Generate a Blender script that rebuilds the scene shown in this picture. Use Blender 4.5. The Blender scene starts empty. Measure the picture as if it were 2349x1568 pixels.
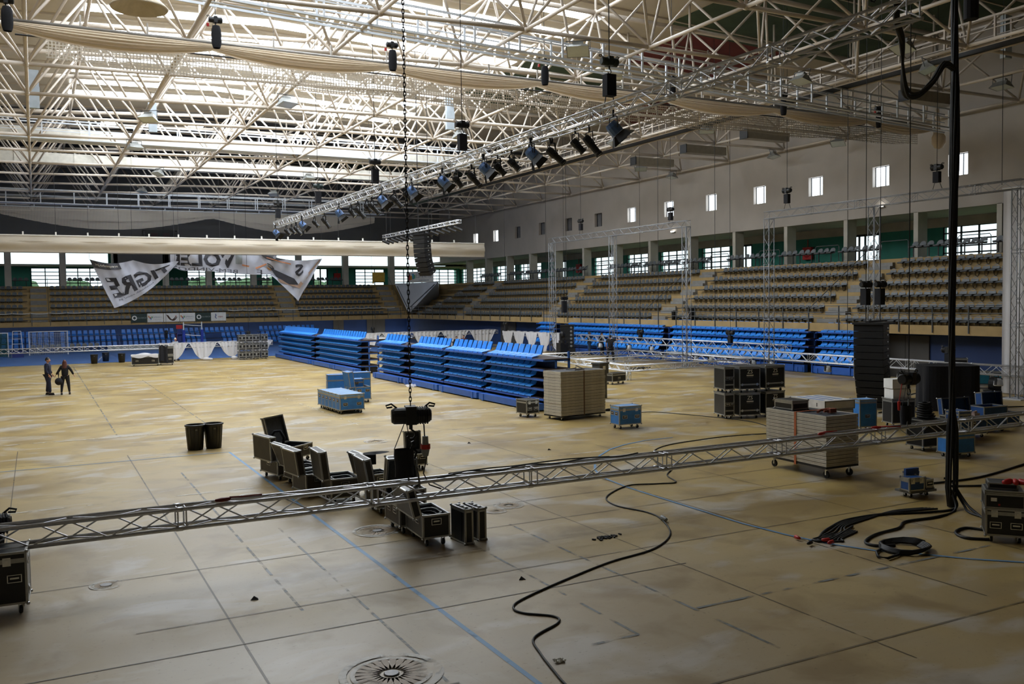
import bpy, math, random
from mathutils import Matrix, Vector
random.seed(7)
sc = bpy.context.scene
COL = sc.collection
PI = math.pi
R = math.radians

# ---------------------------------------------------------------- camera
cd = bpy.data.cameras.new('camera'); cam = bpy.data.objects.new('camera', cd); COL.objects.link(cam)
def cam_matrix(yaw, pitch, roll, loc):
    cy, sy = math.cos(yaw), math.sin(yaw)
    f = Vector((sy*math.cos(pitch), cy*math.cos(pitch), math.sin(pitch)))
    r = Vector((cy, -sy, 0)); u = r.cross(f)
    r2 = r*math.cos(roll)+u*math.sin(roll); u2 = -r*math.sin(roll)+u*math.cos(roll)
    m = Matrix((( r2.x, u2.x, -f.x, loc[0]), (r2.y, u2.y, -f.y, loc[1]), (r2.z, u2.z, -f.z, loc[2]), (0, 0, 0, 1)))
    return m
cam.matrix_world = cam_matrix(.482422, -.0457744, -.0138344, (0, 0, 4.2))
cd.sensor_width = 36; cd.sensor_fit = 'HORIZONTAL'; cd.lens = 2083.14/2349*36
cd.clip_start = .05; cd.clip_end = 400
sc.camera = cam

# ---------------------------------------------------------------- sky, exposure
w = bpy.data.worlds.new('world'); sc.world = w; w.use_nodes = True
bg = w.node_tree.nodes['Background']; bg.inputs[0].default_value = (.80, .90, 1, 1); bg.inputs[1].default_value = 2.0
SKY_E = 15.0
sc.view_settings.view_transform = 'Standard'; sc.view_settings.look = 'None'
sc.view_settings.gamma = 1; sc.view_settings.exposure = 0.18; sc.view_settings.use_curve_mapping = False
cy = sc.cycles
cy.use_denoising = True
cy.max_bounces = 7; cy.diffuse_bounces = 4; cy.glossy_bounces = 3; cy.transparent_max_bounces = 16
cy.sample_clamp_indirect = 6; cy.caustics_reflective = False; cy.caustics_refractive = False

# ---------------------------------------------------------------- materials
MAT = {}
def srgb(c):
    if isinstance(c, str):
        c = [int(c[i:i+2], 16)/255 for i in (0, 2, 4)]
    return tuple((v/12.92 if v <= .04045 else ((v+.055)/1.055)**2.4) for v in c)
def mat(name, col, rough=.6, metal=0., var=.12, scale=3., bump=0., emit=0., spec=.5, trans=0.):
    """plain paint/metal/plastic with a little procedural unevenness"""
    if name in MAT: return MAT[name]
    m = bpy.data.materials.new(name); m.use_nodes = True; MAT[name] = m
    nt = m.node_tree; b = nt.nodes['Principled BSDF']; c = srgb(col)
    tc = nt.nodes.new('ShaderNodeTexCoord'); n = nt.nodes.new('ShaderNodeTexNoise')
    n.inputs['Scale'].default_value = scale; n.inputs['Detail'].default_value = 4
    nt.links.new(tc.outputs['Object'], n.inputs['Vector'])
    r = nt.nodes.new('ShaderNodeValToRGB')
    r.color_ramp.elements[0].position = .3; r.color_ramp.elements[1].position = .7
    r.color_ramp.elements[0].color = tuple(v*(1-var) for v in c)+(1,)
    r.color_ramp.elements[1].color = tuple(min(1, v*(1+var)) for v in c)+(1,)
    nt.links.new(n.outputs['Fac'], r.inputs['Fac']); nt.links.new(r.outputs['Color'], b.inputs['Base Color'])
    b.inputs['Roughness'].default_value = rough; b.inputs['Metallic'].default_value = metal
    b.inputs['Specular IOR Level'].default_value = spec
    if bump:
        bp = nt.nodes.new('ShaderNodeBump'); bp.inputs['Strength'].default_value = bump
        nt.links.new(n.outputs['Fac'], bp.inputs['Height']); nt.links.new(bp.outputs['Normal'], b.inputs['Normal'])
    if emit:
        b.inputs['Emission Color'].default_value = c+(1,); b.inputs['Emission Strength'].default_value = emit
    return m
ALU = mat('aluminium', 'cfd1d6', .38, .65, .08, 20)
STEELW = mat('white_painted_steel', 'cbc0b3', .45, 0, .06, 2)
RAILW = mat('white_rail_paint', 'cfd4da', .45, 0, .05, 2)
BLACK = mat('black_plastic', '121214', .5, 0, .2, 8)
BLACKL = mat('black_laminate', '141416', .38, 0, .25, 5)
BROWNL = mat('worn_black_laminate', '3a342d', .5, 0, .25, 5)
RUBBER = mat('rubber', '0e0e0f', .6, 0, .2, 10)
TRIM = mat('case_trim', 'a7a8a6', .35, .75, .1, 12)
CHROME = mat('zinc_fittings', 'c9cbcc', .25, .9, .1, 12)
BLUEC = mat('blue_laminate', '2f78c4', .45, 0, .15, 5)
DBLUEC = mat('dark_blue_laminate', '1d4a86', .45, 0, .2, 5)
FOAM = mat('case_lining', '3c4046', .9, 0, .2, 15)
GREYSEAT = mat('grey_seat_plastic', '5b6064', .45, 0, .12, 4)
BRACKET = mat('seat_bracket', '2c2b2a', .5, .2, .15, 6)
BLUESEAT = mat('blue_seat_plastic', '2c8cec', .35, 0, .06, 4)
BLUESTEEL = mat('blue_painted_steel', '2d5fb4', .45, 0, .1, 3)
DBROWN = mat('dark_plywood', '3a2a24', .6, 0, .2, 4)
CONC = mat('concrete', 'b4ae9f', .8, 0, .12, 1.2, .05)
BEIGE = mat('beige_concrete', 'a88e60', .8, 0, .12, 1.5, .05)
TREAD = mat('tread_concrete', '77756f', .85, 0, .15, 2, .05)
WALLM = mat('wall_blocks', 'b4ada5', .85, 0, .06, .6, .05)
TEAL = mat('teal_paint', '2c8271', .6, 0, .1, 1)
FRAME = mat('window_frame_paint', '23272a', .5, .1, .1, 5)
NAVY = mat('navy_wall', '16305e', .6, 0, .15, .8)
DGREY = mat('dark_grey_door', '45423f', .6, 0, .1, 1)
GREEN = mat('green_acoustic_panel', '3c4c38', .9, 0, .15, 1.5)
RED = mat('dark_red_panel', '6b2a26', .9, 0, .15, 1.5)
REDP = mat('red_plastic', 'b3231f', .45, 0, .1, 5)
WHITE = mat('white_paint', 'e6e4de', .5, 0, .05, 3)
SKIN = mat('skin', 'b98870', .55, 0, .08, 10)
HAIRB = mat('black_hair', '17120f', .6, 0, .2, 30)
HAIRR = mat('brown_hair', '50281c', .6, 0, .2, 30)
CLB = mat('black_cloth', '15151b', .9, 0, .2, 15)
CLN = mat('navy_cloth', '1b1f33', .9, 0, .2, 15)
JEANS = mat('jeans', '33475f', .9, 0, .2, 15)
ALUD = mat('dull_aluminium', '97999d', .45, .6, .08, 20)
DECK = mat('stage_deck_edge', 'c2bdb0', .7, 0, .12, 6)
DECKTOP = mat('stage_deck_top', '3a3c42', .7, 0, .2, 6)
ORANGE = mat('orange_strap', 'b4643c', .7, 0, .15, 10)
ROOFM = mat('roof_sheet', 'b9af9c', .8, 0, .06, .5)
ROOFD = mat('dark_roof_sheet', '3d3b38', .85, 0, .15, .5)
LAMPG = mat('floodlight_grey', '8d8f8c', .5, .2, .1, 5)
GLASSL = mat('lamp_glass', 'c9d2d2', .15, 0, .05, 5)
YELLOW = mat('yellow_paint', 'c9a53c', .6, 0, .15, 5)

def cloth_mat(name, col, tr=.35, rough=.9, scale=1., var=.08):
    m = bpy.data.materials.new(name); m.use_nodes = True; MAT[name] = m
    nt = m.node_tree; b = nt.nodes['Principled BSDF']; out = nt.nodes['Material Output']
    n = nt.nodes.new('ShaderNodeTexNoise'); n.inputs['Scale'].default_value = scale
    tc = nt.nodes.new('ShaderNodeTexCoord'); nt.links.new(tc.outputs['Object'], n.inputs['Vector'])
    mx = nt.nodes.new('ShaderNodeMix'); mx.data_type = 'RGBA'; c = srgb(col)
    mx.inputs[6].default_value = tuple(v*(1-var) for v in c)+(1,); mx.inputs[7].default_value = c+(1,)
    nt.links.new(n.outputs['Fac'], mx.inputs[0]); nt.links.new(mx.outputs[2], b.inputs['Base Color'])
    b.inputs['Roughness'].default_value = rough; b.inputs['Specular IOR Level'].default_value = .1
    t = nt.nodes.new('ShaderNodeBsdfTranslucent'); nt.links.new(mx.outputs[2], t.inputs['Color'])
    ms = nt.nodes.new('ShaderNodeMixShader'); ms.inputs[0].default_value = tr
    nt.links.new(b.outputs[0], ms.inputs[1]); nt.links.new(t.outputs[0], ms.inputs[2]); nt.links.new(ms.outputs[0], out.inputs['Surface'])
    return m
WCLOTH = cloth_mat('white_cloth', 'eeedf0', .35)
CANVAS = cloth_mat('cream_canvas', 'e6dccb', .4)
CANVAS2 = cloth_mat('tan_canvas', 'dccdb6', .35)
GCLOTH = cloth_mat('grey_white_cloth', 'c9cbd6', .35)

def net_mat(name, col, cell=.1, solid=.42):
    m = bpy.data.materials.new(name); m.use_nodes = True; MAT[name] = m
    nt = m.node_tree; b = nt.nodes['Principled BSDF']; out = nt.nodes['Material Output']
    b.inputs['Base Color'].default_value = srgb(col)+(1,); b.inputs['Roughness'].default_value = .8
    tc = nt.nodes.new('ShaderNodeTexCoord'); sp = nt.nodes.new('ShaderNodeSeparateXYZ'); nt.links.new(tc.outputs['Object'], sp.inputs[0])
    fs = []
    for ax in (0, 2):
        a = nt.nodes.new('ShaderNodeMath'); a.operation = 'DIVIDE'; nt.links.new(sp.outputs[ax], a.inputs[0]); a.inputs[1].default_value = cell
        f = nt.nodes.new('ShaderNodeMath'); f.operation = 'FRACT'; nt.links.new(a.outputs[0], f.inputs[0])
        l = nt.nodes.new('ShaderNodeMath'); l.operation = 'LESS_THAN'; nt.links.new(f.outputs[0], l.inputs[0]); l.inputs[1].default_value = solid*.55
        fs.append(l)
    mx = nt.nodes.new('ShaderNodeMath'); mx.operation = 'MAXIMUM'; nt.links.new(fs[0].outputs[0], mx.inputs[0]); nt.links.new(fs[1].outputs[0], mx.inputs[1])
    t = nt.nodes.new('ShaderNodeBsdfTransparent'); ms = nt.nodes.new('ShaderNodeMixShader')
    nt.links.new(mx.outputs[0], ms.inputs[0]); nt.links.new(t.outputs[0], ms.inputs[1]); nt.links.new(b.outputs[0], ms.inputs[2]); nt.links.new(ms.outputs[0], out.inputs['Surface'])
    return m
NET = net_mat('grey_net', 'b8ae9e', .11, .6)
NETL = net_mat('pale_net', 'd8cfc0', .12, .8)
NETW = net_mat('white_goal_net', 'b9bec6', .14, .3)

def glass_mat():
    m = bpy.data.materials.new('window_glass'); m.use_nodes = True
    nt = m.node_tree; out = nt.nodes['Material Output']; nt.nodes.remove(nt.nodes['Principled BSDF'])
    t = nt.nodes.new('ShaderNodeBsdfTransparent'); t.inputs[0].default_value = (.93, .97, .95, 1)
    g = nt.nodes.new('ShaderNodeBsdfGlossy'); g.inputs['Roughness'].default_value = .05
    ms = nt.nodes.new('ShaderNodeMixShader'); ms.inputs[0].default_value = .05
    nt.links.new(t.outputs[0], ms.inputs[1]); nt.links.new(g.outputs[0], ms.inputs[2]); nt.links.new(ms.outputs[0], out.inputs['Surface'])
    return m
GLASS = glass_mat()
def emit_mat(name, col, s):
    m = bpy.data.materials.new(name); m.use_nodes = True; nt = m.node_tree
    e = nt.nodes.new('ShaderNodeEmission'); e.inputs[0].default_value = tuple(col)+(1,)
    n = nt.nodes.new('ShaderNodeTexNoise'); n.inputs['Scale'].default_value = .4
    mp = nt.nodes.new('ShaderNodeMapRange'); mp.inputs['To Min'].default_value = s*.8; mp.inputs['To Max'].default_value = s*1.2
    nt.links.new(n.outputs['Fac'], mp.inputs[0]); nt.links.new(mp.outputs[0], e.inputs[1])
    nt.links.new(e.outputs[0], nt.nodes['Material Output'].inputs['Surface']); return m
SKYL = emit_mat('skylight_daylight', (.86, .93, 1), SKY_E)
PANEL = emit_mat('frosted_daylight_pane', (.85, .93, 1), 4)
LED = emit_mat('lamp_glow', (1, .97, .9), 8)

# ---------------------------------------------------------------- mesh helpers
class MB:
    def __init__(s, M=None): s.v = []; s.f = []; s.mi = []; s.i = 0; s.M = M
    def add(s, vs, fs):
        o = len(s.v)
        if s.M is not None: vs = [s.M @ Vector(v) for v in vs]
        s.v += [tuple(v) for v in vs]; s.f += [tuple(o+i for i in f) for f in fs]; s.mi += [s.i]*len(fs)
        return s
    def box(s, x0, x1, y0, y1, z0, z1):
        return s.add([(x0,y0,z0),(x1,y0,z0),(x1,y1,z0),(x0,y1,z0),(x0,y0,z1),(x1,y0,z1),(x1,y1,z1),(x0,y1,z1)],
                     [(0,3,2,1),(4,5,6,7),(0,1,5,4),(1,2,6,5),(2,3,7,6),(3,0,4,7)])
    def cbox(s, c, d): return s.box(c[0]-d[0]/2, c[0]+d[0]/2, c[1]-d[1]/2, c[1]+d[1]/2, c[2]-d[2]/2, c[2]+d[2]/2)
    def quad(s, *p): return s.add(p, [tuple(range(len(p)))])
    def bar(s, a, b, wd, h):
        """rectangular bar from a to b"""
        a = Vector(a); b = Vector(b); t = (b-a).normalized(); up = Vector((0,0,1)) if abs(t.z) < .95 else Vector((0,1,0))
        x = t.cross(up).normalized()*wd/2; y = x.cross(t).normalized()*h/2
        return s.add([a-x-y, a+x-y, a+x+y, a-x+y, b-x-y, b+x-y, b+x+y, b-x+y],
                     [(0,1,2,3),(7,6,5,4),(0,4,5,1),(1,5,6,2),(2,6,7,3),(3,7,4,0)])
    def tube(s, a, b, r, n=6, r2=None, cap=True):
        a = Vector(a); b = Vector(b); t = (b-a)
        if t.length < 1e-6: return s
        t.normalize(); up = Vector((0,0,1)) if abs(t.z) < .95 else Vector((1,0,0))
        x = t.cross(up).normalized(); y = x.cross(t); r2 = r if r2 is None else r2
        vs = [a+(x*math.cos(2*PI*k/n)+y*math.sin(2*PI*k/n))*r for k in range(n)]+[b+(x*math.cos(2*PI*k/n)+y*math.sin(2*PI*k/n))*r2 for k in range(n)]
        fs = [(k, (k+1) % n, n+(k+1) % n, n+k) for k in range(n)]
        if cap: fs += [tuple(range(n-1, -1, -1)), tuple(range(n, 2*n))]
        return s.add(vs, fs)
    def path(s, pts, r, n=6, closed=False):
        pts = [Vector(p) for p in pts]; N = len(pts); vs = []; fs = []; px = None
        for i, p in enumerate(pts):
            if closed: t = pts[(i+1) % N]-pts[i-1]
            else: t = pts[min(i+1, N-1)]-pts[max(i-1, 0)]
            if t.length < 1e-9: t = Vector((1,0,0))
            t.normalize()
            if px is None:
                up = Vector((0,0,1)) if abs(t.z) < .9 else Vector((1,0,0)); px = t.cross(up).normalized()
            else:
                px = px-t*px.dot(t)
                px = px.normalized() if px.length > 1e-6 else t.orthogonal().normalized()
            y = px.cross(t); rr = r[i] if isinstance(r, (list, tuple)) else r
            vs += [p+(px*math.cos(2*PI*k/n)+y*math.sin(2*PI*k/n))*rr for k in range(n)]
        for i in range(N if closed else N-1):
            for k in range(n):
                j = (i+1) % N
                fs.append((i*n+k, i*n+(k+1) % n, j*n+(k+1) % n, j*n+k))
        if not closed: fs += [tuple(range(n-1, -1, -1)), tuple((N-1)*n+k for k in range(n))]
        return s.add(vs, fs)
    def lathe(s, prof, n=16, c=(0,0,0), axis='z'):
        vs = []; fs = []
        for r, z in prof:
            for k in range(n):
                a = 2*PI*k/n; p = (r*math.cos(a), r*math.sin(a), z)
                if axis == 'y': p = (p[0], p[2], p[1])
                if axis == 'x': p = (p[2], p[0], p[1])
                vs.append((c[0]+p[0], c[1]+p[1], c[2]+p[2]))
        for i in range(len(prof)-1):
            for k in range(n): fs.append((i*n+k, i*n+(k+1) % n, (i+1)*n+(k+1) % n, (i+1)*n+k))
        return s.add(vs, fs)
    def grid(s, fn, nu, nv):
        vs = [fn(i/nu, j/nv) for j in range(nv+1) for i in range(nu+1)]
        fs = [(j*(nu+1)+i, j*(nu+1)+i+1, (j+1)*(nu+1)+i+1, (j+1)*(nu+1)+i) for j in range(nv) for i in range(nu)]
        return s.add(vs, fs)
    def ball(s, c, r, n=8, sz=1):
        m = n//2
        prof = [(max(1e-4, r*math.sin(PI*i/m)), -r*sz*math.cos(PI*i/m)) for i in range(m+1)]
        return s.lathe(prof, n, c)
    def mesh(s, name, mats):
        me = bpy.data.meshes.new(name); me.from_pydata(s.v, [], s.f)
        for m in (mats if isinstance(mats, (list, tuple)) else [mats]): me.materials.append(m)
        if any(s.mi): me.polygons.foreach_set('material_index', s.mi)
        return me
    def build(s, name, mats, parent=None, smooth=False, loc=None, rz=0, weld=False):
        me = s.mesh(name, mats); o = bpy.data.objects.new(name, me); COL.objects.link(o)
        if smooth: me.polygons.foreach_set('use_smooth', [True]*len(me.polygons))
        if loc is not None: o.location = loc
        if rz: o.rotation_euler.z = rz
        if parent is not None: o.parent = parent
        me.update()
        return o
def tag(o, label=None, cat=None, group=None, kind=None):
    if label: o['label'] = label
    if cat: o['category'] = cat
    if group: o['group'] = group
    if kind: o['kind'] = kind
    return o
def thing(name, label, cat, loc=(0,0,0), rz=0, group=None, kind=None):
    o = bpy.data.objects.new(name, None); COL.objects.link(o); o.empty_display_size = .2
    o.location = loc; o.rotation_euler.z = rz
    return tag(o, label, cat, group, kind)
CH = {}
def dup(root, loc, rz=0, label=None, group=None, parent=None, cat=None):
    def cp(o, par):
        c = o.copy(); COL.objects.link(c); c.parent = par
        for ch in o.children: cp(ch, c)
        return c
    r = cp(root, parent); r.location = loc; r.rotation_euler = (0, 0, rz)
    if label: r['label'] = label
    if group: r['group'] = group
    if cat: r['category'] = cat
    return r
def struct(name, mb, mats, parent=None, **k):
    o = mb.build(name, mats, parent, **k)
    if parent is None: o['kind'] = 'structure'
    return o
def text_geo(txt, size, extrude=0.004, align='CENTER', bold=0.):
    cu = bpy.data.curves.new('t', 'FONT'); cu.body = txt; cu.size = size; cu.extrude = extrude; cu.align_x = align; cu.align_y = 'CENTER'; cu.resolution_u = 2; cu.offset = bold
    ob = bpy.data.objects.new('t', cu); COL.objects.link(ob)
    bpy.context.view_layer.update()
    me = ob.evaluated_get(bpy.context.evaluated_depsgraph_get()).to_mesh()
    vs = [tuple(v.co) for v in me.vertices]; fs = [tuple(p.vertices) for p in me.polygons]
    ob.to_mesh_clear() if hasattr(ob, 'to_mesh_clear') else None
    bpy.data.objects.remove(ob); bpy.data.curves.remove(cu)
    return vs, fs
def inst(proto, name, parent, loc, rz=0):
    """a part that shares its mesh"""
    o = bpy.data.objects.new(name, proto); COL.objects.link(o); o.parent = parent; o.location = loc; o.rotation_euler.z = rz
    return o
# ================================================================ FLOOR
def floor_mat():
    m = bpy.data.materials.new('worn_cork_floor'); m.use_nodes = True; nt = m.node_tree; b = nt.nodes['Principled BSDF']
    L = nt.links.new; N = nt.nodes.new
    tc = N('ShaderNodeTexCoord')
    def noise(sc_, det=5, st=(1,1,1), dist=0):
        mp = N('ShaderNodeMapping'); mp.inputs['Scale'].default_value = st; L(tc.outputs['Object'], mp.inputs[0])
        n = N('ShaderNodeTexNoise'); n.inputs['Scale'].default_value = sc_; n.inputs['Detail'].default_value = det; n.inputs['Distortion'].default_value = dist
        L(mp.outputs[0], n.inputs['Vector']); return n.outputs['Fac']
    def ramp(src, p0, p1, c0, c1):
        r = N('ShaderNodeValToRGB'); r.color_ramp.elements[0].position = p0; r.color_ramp.elements[1].position = p1
        r.color_ramp.elements[0].color = c0; r.color_ramp.elements[1].color = c1; L(src, r.inputs[0]); return r.outputs[0]
    def mix(f, a, bb, mode='MIX', k=None):
        x = N('ShaderNodeMix'); x.data_type = 'RGBA'; x.blend_type = mode
        if isinstance(f, float): x.inputs[0].default_value = f
        else: L(f, x.inputs[0])
        for i, v in ((6, a), (7, bb)):
            if isinstance(v, tuple): x.inputs[i].default_value = v
            else: L(v, x.inputs[i])
        return x.outputs[2]
    W = (1,1,1,1); K = (0,0,0,1)
    tan = srgb('967d48')+(1,); tan2 = srgb('b29a61')+(1,); grey = srgb('a3957c')+(1,); dust = srgb('b5afa4')+(1,); brown = srgb('7b6540')+(1,)
    c = ramp(noise(.35, 6), .35, .65, tan, tan2)
    # zone near the camera has a greyer worn coat
    sp = N('ShaderNodeSeparateXYZ'); L(tc.outputs['Object'], sp.inputs[0])
    mr = N('ShaderNodeMapRange'); L(sp.outputs[1], mr.inputs[0]); mr.inputs['From Min'].default_value = 27; mr.inputs['From Max'].default_value = 11
    mrx = N('ShaderNodeMapRange'); L(sp.outputs[0], mrx.inputs[0]); mrx.inputs['From Min'].default_value = 15; mrx.inputs['From Max'].default_value = 5
    mm = N('ShaderNodeMath'); mm.operation = 'MULTIPLY'; L(mr.outputs[0], mm.inputs[0]); L(mrx.outputs[0], mm.inputs[1])
    m2 = N('ShaderNodeMath'); m2.operation = 'MULTIPLY'; m2.use_clamp = True; L(mm.outputs[0], m2.inputs[0])
    L(ramp(noise(.5, 5), .2, .6, (.5,.5,.5,1), W), m2.inputs[1])
    c = mix(m2.outputs[0], c, grey)
    c = mix(ramp(noise(.55, 8, (1, 1.6, 1), .6), .53, .66, K, (.8,.8,.8,1)), c, dust)
    c = mix(ramp(noise(.9, 8, (1,1,1), .4), .52, .68, K, (.6,.6,.6,1)), c, brown)
    c = mix(ramp(noise(.8, 6, (.25, 2.2, 1)), .55, .75, K, (.4,.4,.4,1)), c, srgb('8f8064')+(1,))
    c = mix(ramp(noise(14, 6, (1, 1.5, 1)), .63, .72, K, (.5,.5,.5,1)), c, srgb('6d6047')+(1,))
    L(c, b.inputs['Base Color'])
    rr = N('ShaderNodeMapRange'); L(noise(.7, 5), rr.inputs[0]); rr.inputs['To Min'].default_value = .28; rr.inputs['To Max'].default_value = .5
    L(rr.outputs[0], b.inputs['Roughness']); b.inputs['Specular IOR Level'].default_value = .42
    bp = N('ShaderNodeBump'); bp.inputs['Strength'].default_value = .04; L(noise(3, 4), bp.inputs['Height']); L(bp.outputs[0], b.inputs['Normal'])
    return m
FLOORM = floor_mat()
BLUEFL = mat('blue_sports_floor', '3f6098', .45, 0, .08, .6)
floor = struct('floor', MB().box(-18, 45, -14, 100, -.3, 0), FLOORM)
struct('blue_sports_surface', MB().box(-18, 37.5, 73.6, 96, 0, .012), BLUEFL, floor)
def line_mat(name, col, worn):
    m = bpy.data.materials.new(name); m.use_nodes = True; nt = m.node_tree; b = nt.nodes['Principled BSDF']; L = nt.links.new
    b.inputs['Base Color'].default_value = srgb(col)+(1,); b.inputs['Roughness'].default_value = .5
    tc = nt.nodes.new('ShaderNodeTexCoord'); n = nt.nodes.new('ShaderNodeTexNoise'); n.inputs['Scale'].default_value = 2.2; n.inputs['Detail'].default_value = 6
    L(tc.outputs['Object'], n.inputs[0]); r = nt.nodes.new('ShaderNodeValToRGB'); r.color_ramp.elements[0].position = worn-.08; r.color_ramp.elements[1].position = worn+.08; L(n.outputs[0], r.inputs[0])
    t = nt.nodes.new('ShaderNodeBsdfTransparent'); ms = nt.nodes.new('ShaderNodeMixShader'); L(r.outputs[0], ms.inputs[0]); L(t.outputs[0], ms.inputs[1]); L(b.outputs[0], ms.inputs[2]); L(ms.outputs[0], nt.nodes['Material Output'].inputs[0])
    return m
LB = line_mat('blue_court_line', '5d87ad', .3); LBW = line_mat('worn_blue_line', '6f7271', .5); LK = line_mat('dark_joint', '5f5442', .36); LW = line_mat('worn_white_line', 'cfccc2', .5)
ZL = [.002]
def fline(pts, wd, m, name='court_line'):
    ZL[0] += .0002; z = ZL[0]; b = MB()
    for a, c in zip(pts, pts[1:]):
        a = Vector((*a, z)); c = Vector((*c, z)); n = (c-a).cross(Vector((0,0,1))).normalized()*wd/2
        b.quad(a-n, c-n, c+n, a+n)
    b.build(name, m, floor)
fline([(2.6, 21.5), (4.2, 9.0), (4.55, 5.4)], .001, LK)
def seg(x0, y0, x1, y1, wd, m): fline([(x0, y0), (x1, y1)], wd, m)
# depth lines
seg(4.75, 26.5, 4.75, 6, .07, LB)            # the long blue one
for x, y0, y1, wd, m in ((2.15, 27.5, 6, .028, LK), (3.1, 24, 12.2, .045, LBW), (3.9, 17, 8, .04, LBW), (6.55, 18.4, 9.2, .045, LBW), (7.75, 15, 8, .05, LBW),
                         (-.6, 30, 6, .02, LK), (8.9, 24, 7, .02, LK), (11.6, 26, 8, .025, LK), (14.2, 22, 8, .02, LK), (2.2, 70, 32, .05, LBW), (5.2, 55, 30, .04, LBW), (9.7, 60, 30, .03, LW), (20.5, 40, 12, .02, LK)):
    seg(x, y0, x, y1, wd, m)
# lateral lines and sheet joints
for y, x0, x1, wd, m in ((14.95, -3, 20, .02, LK), (11.35, -2, 9, .022, LK), (9.0, 2.2, 4.0, .03, LK), (21.0, -5, 24, .05, LW), (26.5, -8, 4.75, .05, LB), (27.1, -8, 25, .03, LBW), (18.0, -2, 5, .03, LBW),
                         (31.5, -8, 30, .09, LW), (36, -8, 15, .05, LW), (42, -8, 15, .03, LBW), (9.6, 7.8, 14, .055, LBW), (9.2, 5.8, 6.55, .05, LBW), (12.4, 1, 16, .02, LK), (16.6, 6, 21, .02, LK),
                         (19.2, 10, 26, .02, LK), (24, 4, 26, .02, LK), (52, -6, 14, .04, LW), (60, -6, 14, .04, LW), (67, -8, 15, .06, LW), (7.6, 1, 12, .02, LK)):
    seg(x0, y, x1, y, wd, m)
# painted arcs
def arc(cx, cy_, r, a0, a1, wd, m, n=28):
    fline([(cx+r*math.cos(a0+(a1-a0)*k/n), cy_+r*math.sin(a0+(a1-a0)*k/n)) for k in range(n+1)], wd, m)
fline([(16.9, 21.9), (15.86, 21.87), (14.9, 21.55), (14.12, 21.12), (13.3, 20.4), (12.64, 19.62), (12.05, 18.7), (11.7, 17.84), (11.55, 16.6), (11.52, 15.4), (11.49, 12.85), (11.6, 11.8), (11.8, 10.97), (12.1, 10.35), (12.52, 9.89), (13.0, 9.25), (13.54, 8.72)], .06, LB)
STB = line_mat('brown_stain', '8a7453', .42); LR = line_mat('pale_ring', 'bcb8ae', .46)
for (x, y, r) in ((3.43, 9.6, .55), (5.43, 15.82, .42), (.8, 14.82, .22), (8.46, 16.4, .3), (8.0, 16.1, .22), (8.98, 26.1, .35), (4.05, 20.15, .25)):
    arc(x, y, r, 0, 2*PI, r*.16, LR, 30); arc(x, y, r*.8, 0, 2*PI, r*.1, LR, 30); arc(x, y, r*.5, 0, 2*PI, r*.5, STB, 24)
for i, (x, y) in enumerate(((5.43, 15.82), (3.43, 9.6), (.8, 14.82), (4.05, 20.15))):
    b = MB().lathe([(.001, .016), (.08, .016), (.09, .008)], 20, (x, y, 0)); o = b.build('floor_socket_lid', mat('socket_steel', '6d6c6c', .4, .6))
    tag(o, ['round steel floor socket lid in a faded ring beside the open black cases', 'round steel floor socket lid in a brown ring at the bottom edge of the photo', 'small round floor lid right of the cropped black case', 'small floor lid just behind the front truss, left part'][i], 'floor lid')
seg(4.2, 77, 4.9, 84, .08, LW); fline([(5, 84), (9, 84)], .12, line_mat('orange_court_line', 'b07a62', .2)); seg(-6, 82, 12, 82, .06, LW)

# ================================================================ SHELL
WX = 45.0; FY = 105.1
def holes_wall(b, axis, pos, th, u0, u1, z0, z1, holes):
    """wall slab with rectangular holes (a0,a1,b0,b1) cut out"""
    us = sorted(set([u0, u1]+[h[0] for h in holes]+[h[1] for h in holes])); zs = sorted(set([z0, z1]+[h[2] for h in holes]+[h[3] for h in holes]))
    for i in range(len(us)-1):
        for j in range(len(zs)-1):
            um = (us[i]+us[i+1])/2; zm = (zs[j]+zs[j+1])/2
            if any(h[0] < um < h[1] and h[2] < zm < h[3] for h in holes): continue
            if axis == 'x': b.box(pos, pos+th, us[i], us[i+1], zs[j], zs[j+1])
            else: b.box(us[i], us[i+1], pos, pos+th, zs[j], zs[j+1])
    return b
WINY = [33.0+5.13*k for k in range(13)]
wall_r = struct('wall_right', holes_wall(MB(), 'x', WX, .45, -14, FY, 8.92, 19.5, [(y-.6, y+.6, 10.7, 11.9) for y in WINY]), WALLM)
wn = [0]
def window(parts=None):
    wn[0] += 1; return 'window_%d' % wn[0]
for k, y in enumerate(WINY):
    bright = k in (0,1,2,3,4,5,6,12) or k == 11
    o = MB().box(WX+.3, WX+.33, y-.6, y+.6, 10.7, 11.9).build(window(), PANEL if bright else mat('grey_glass', '6f7074', .3))  # remaining panes are a plain opaque grey
    o['kind'] = 'structure'
    MB().box(WX+.24, WX+.3, y-.62, y-.57, 10.68, 11.92).box(WX+.24, WX+.3, y+.57, y+.62, 10.68, 11.92).box(WX+.24, WX+.3, y-.6, y+.6, 10.66, 10.73).box(WX+.24, WX+.3, y-.6, y+.6, 11.87, 11.94).box(WX+.24, WX+.3, y-.17, y-.13, 10.7, 11.9).build('window_frame', FRAME, o)
T0 = 2.5; RISE = .63; PITCH = .89
def tz(k): return T0+RISE*(k-1)          # tread height of row k (1..6), 7 = concourse
RF = 38.2                                # fascia plane right
FF = 98.6                                # fascia plane far
def stepprof():
    p = [(0, 2.27), (0, 2.72), (.25, 2.72), (.25, T0)]
    for k in range(1, 7): p += [(.25+PITCH*k, tz(k)), (.25+PITCH*k, tz(k+1))]
    p += [(6.95, tz(7)), (12.5, tz(7)), (12.5, tz(7)-.4), (6.4, tz(7)-.4), (.9, 2.27)]
    return p
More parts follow.
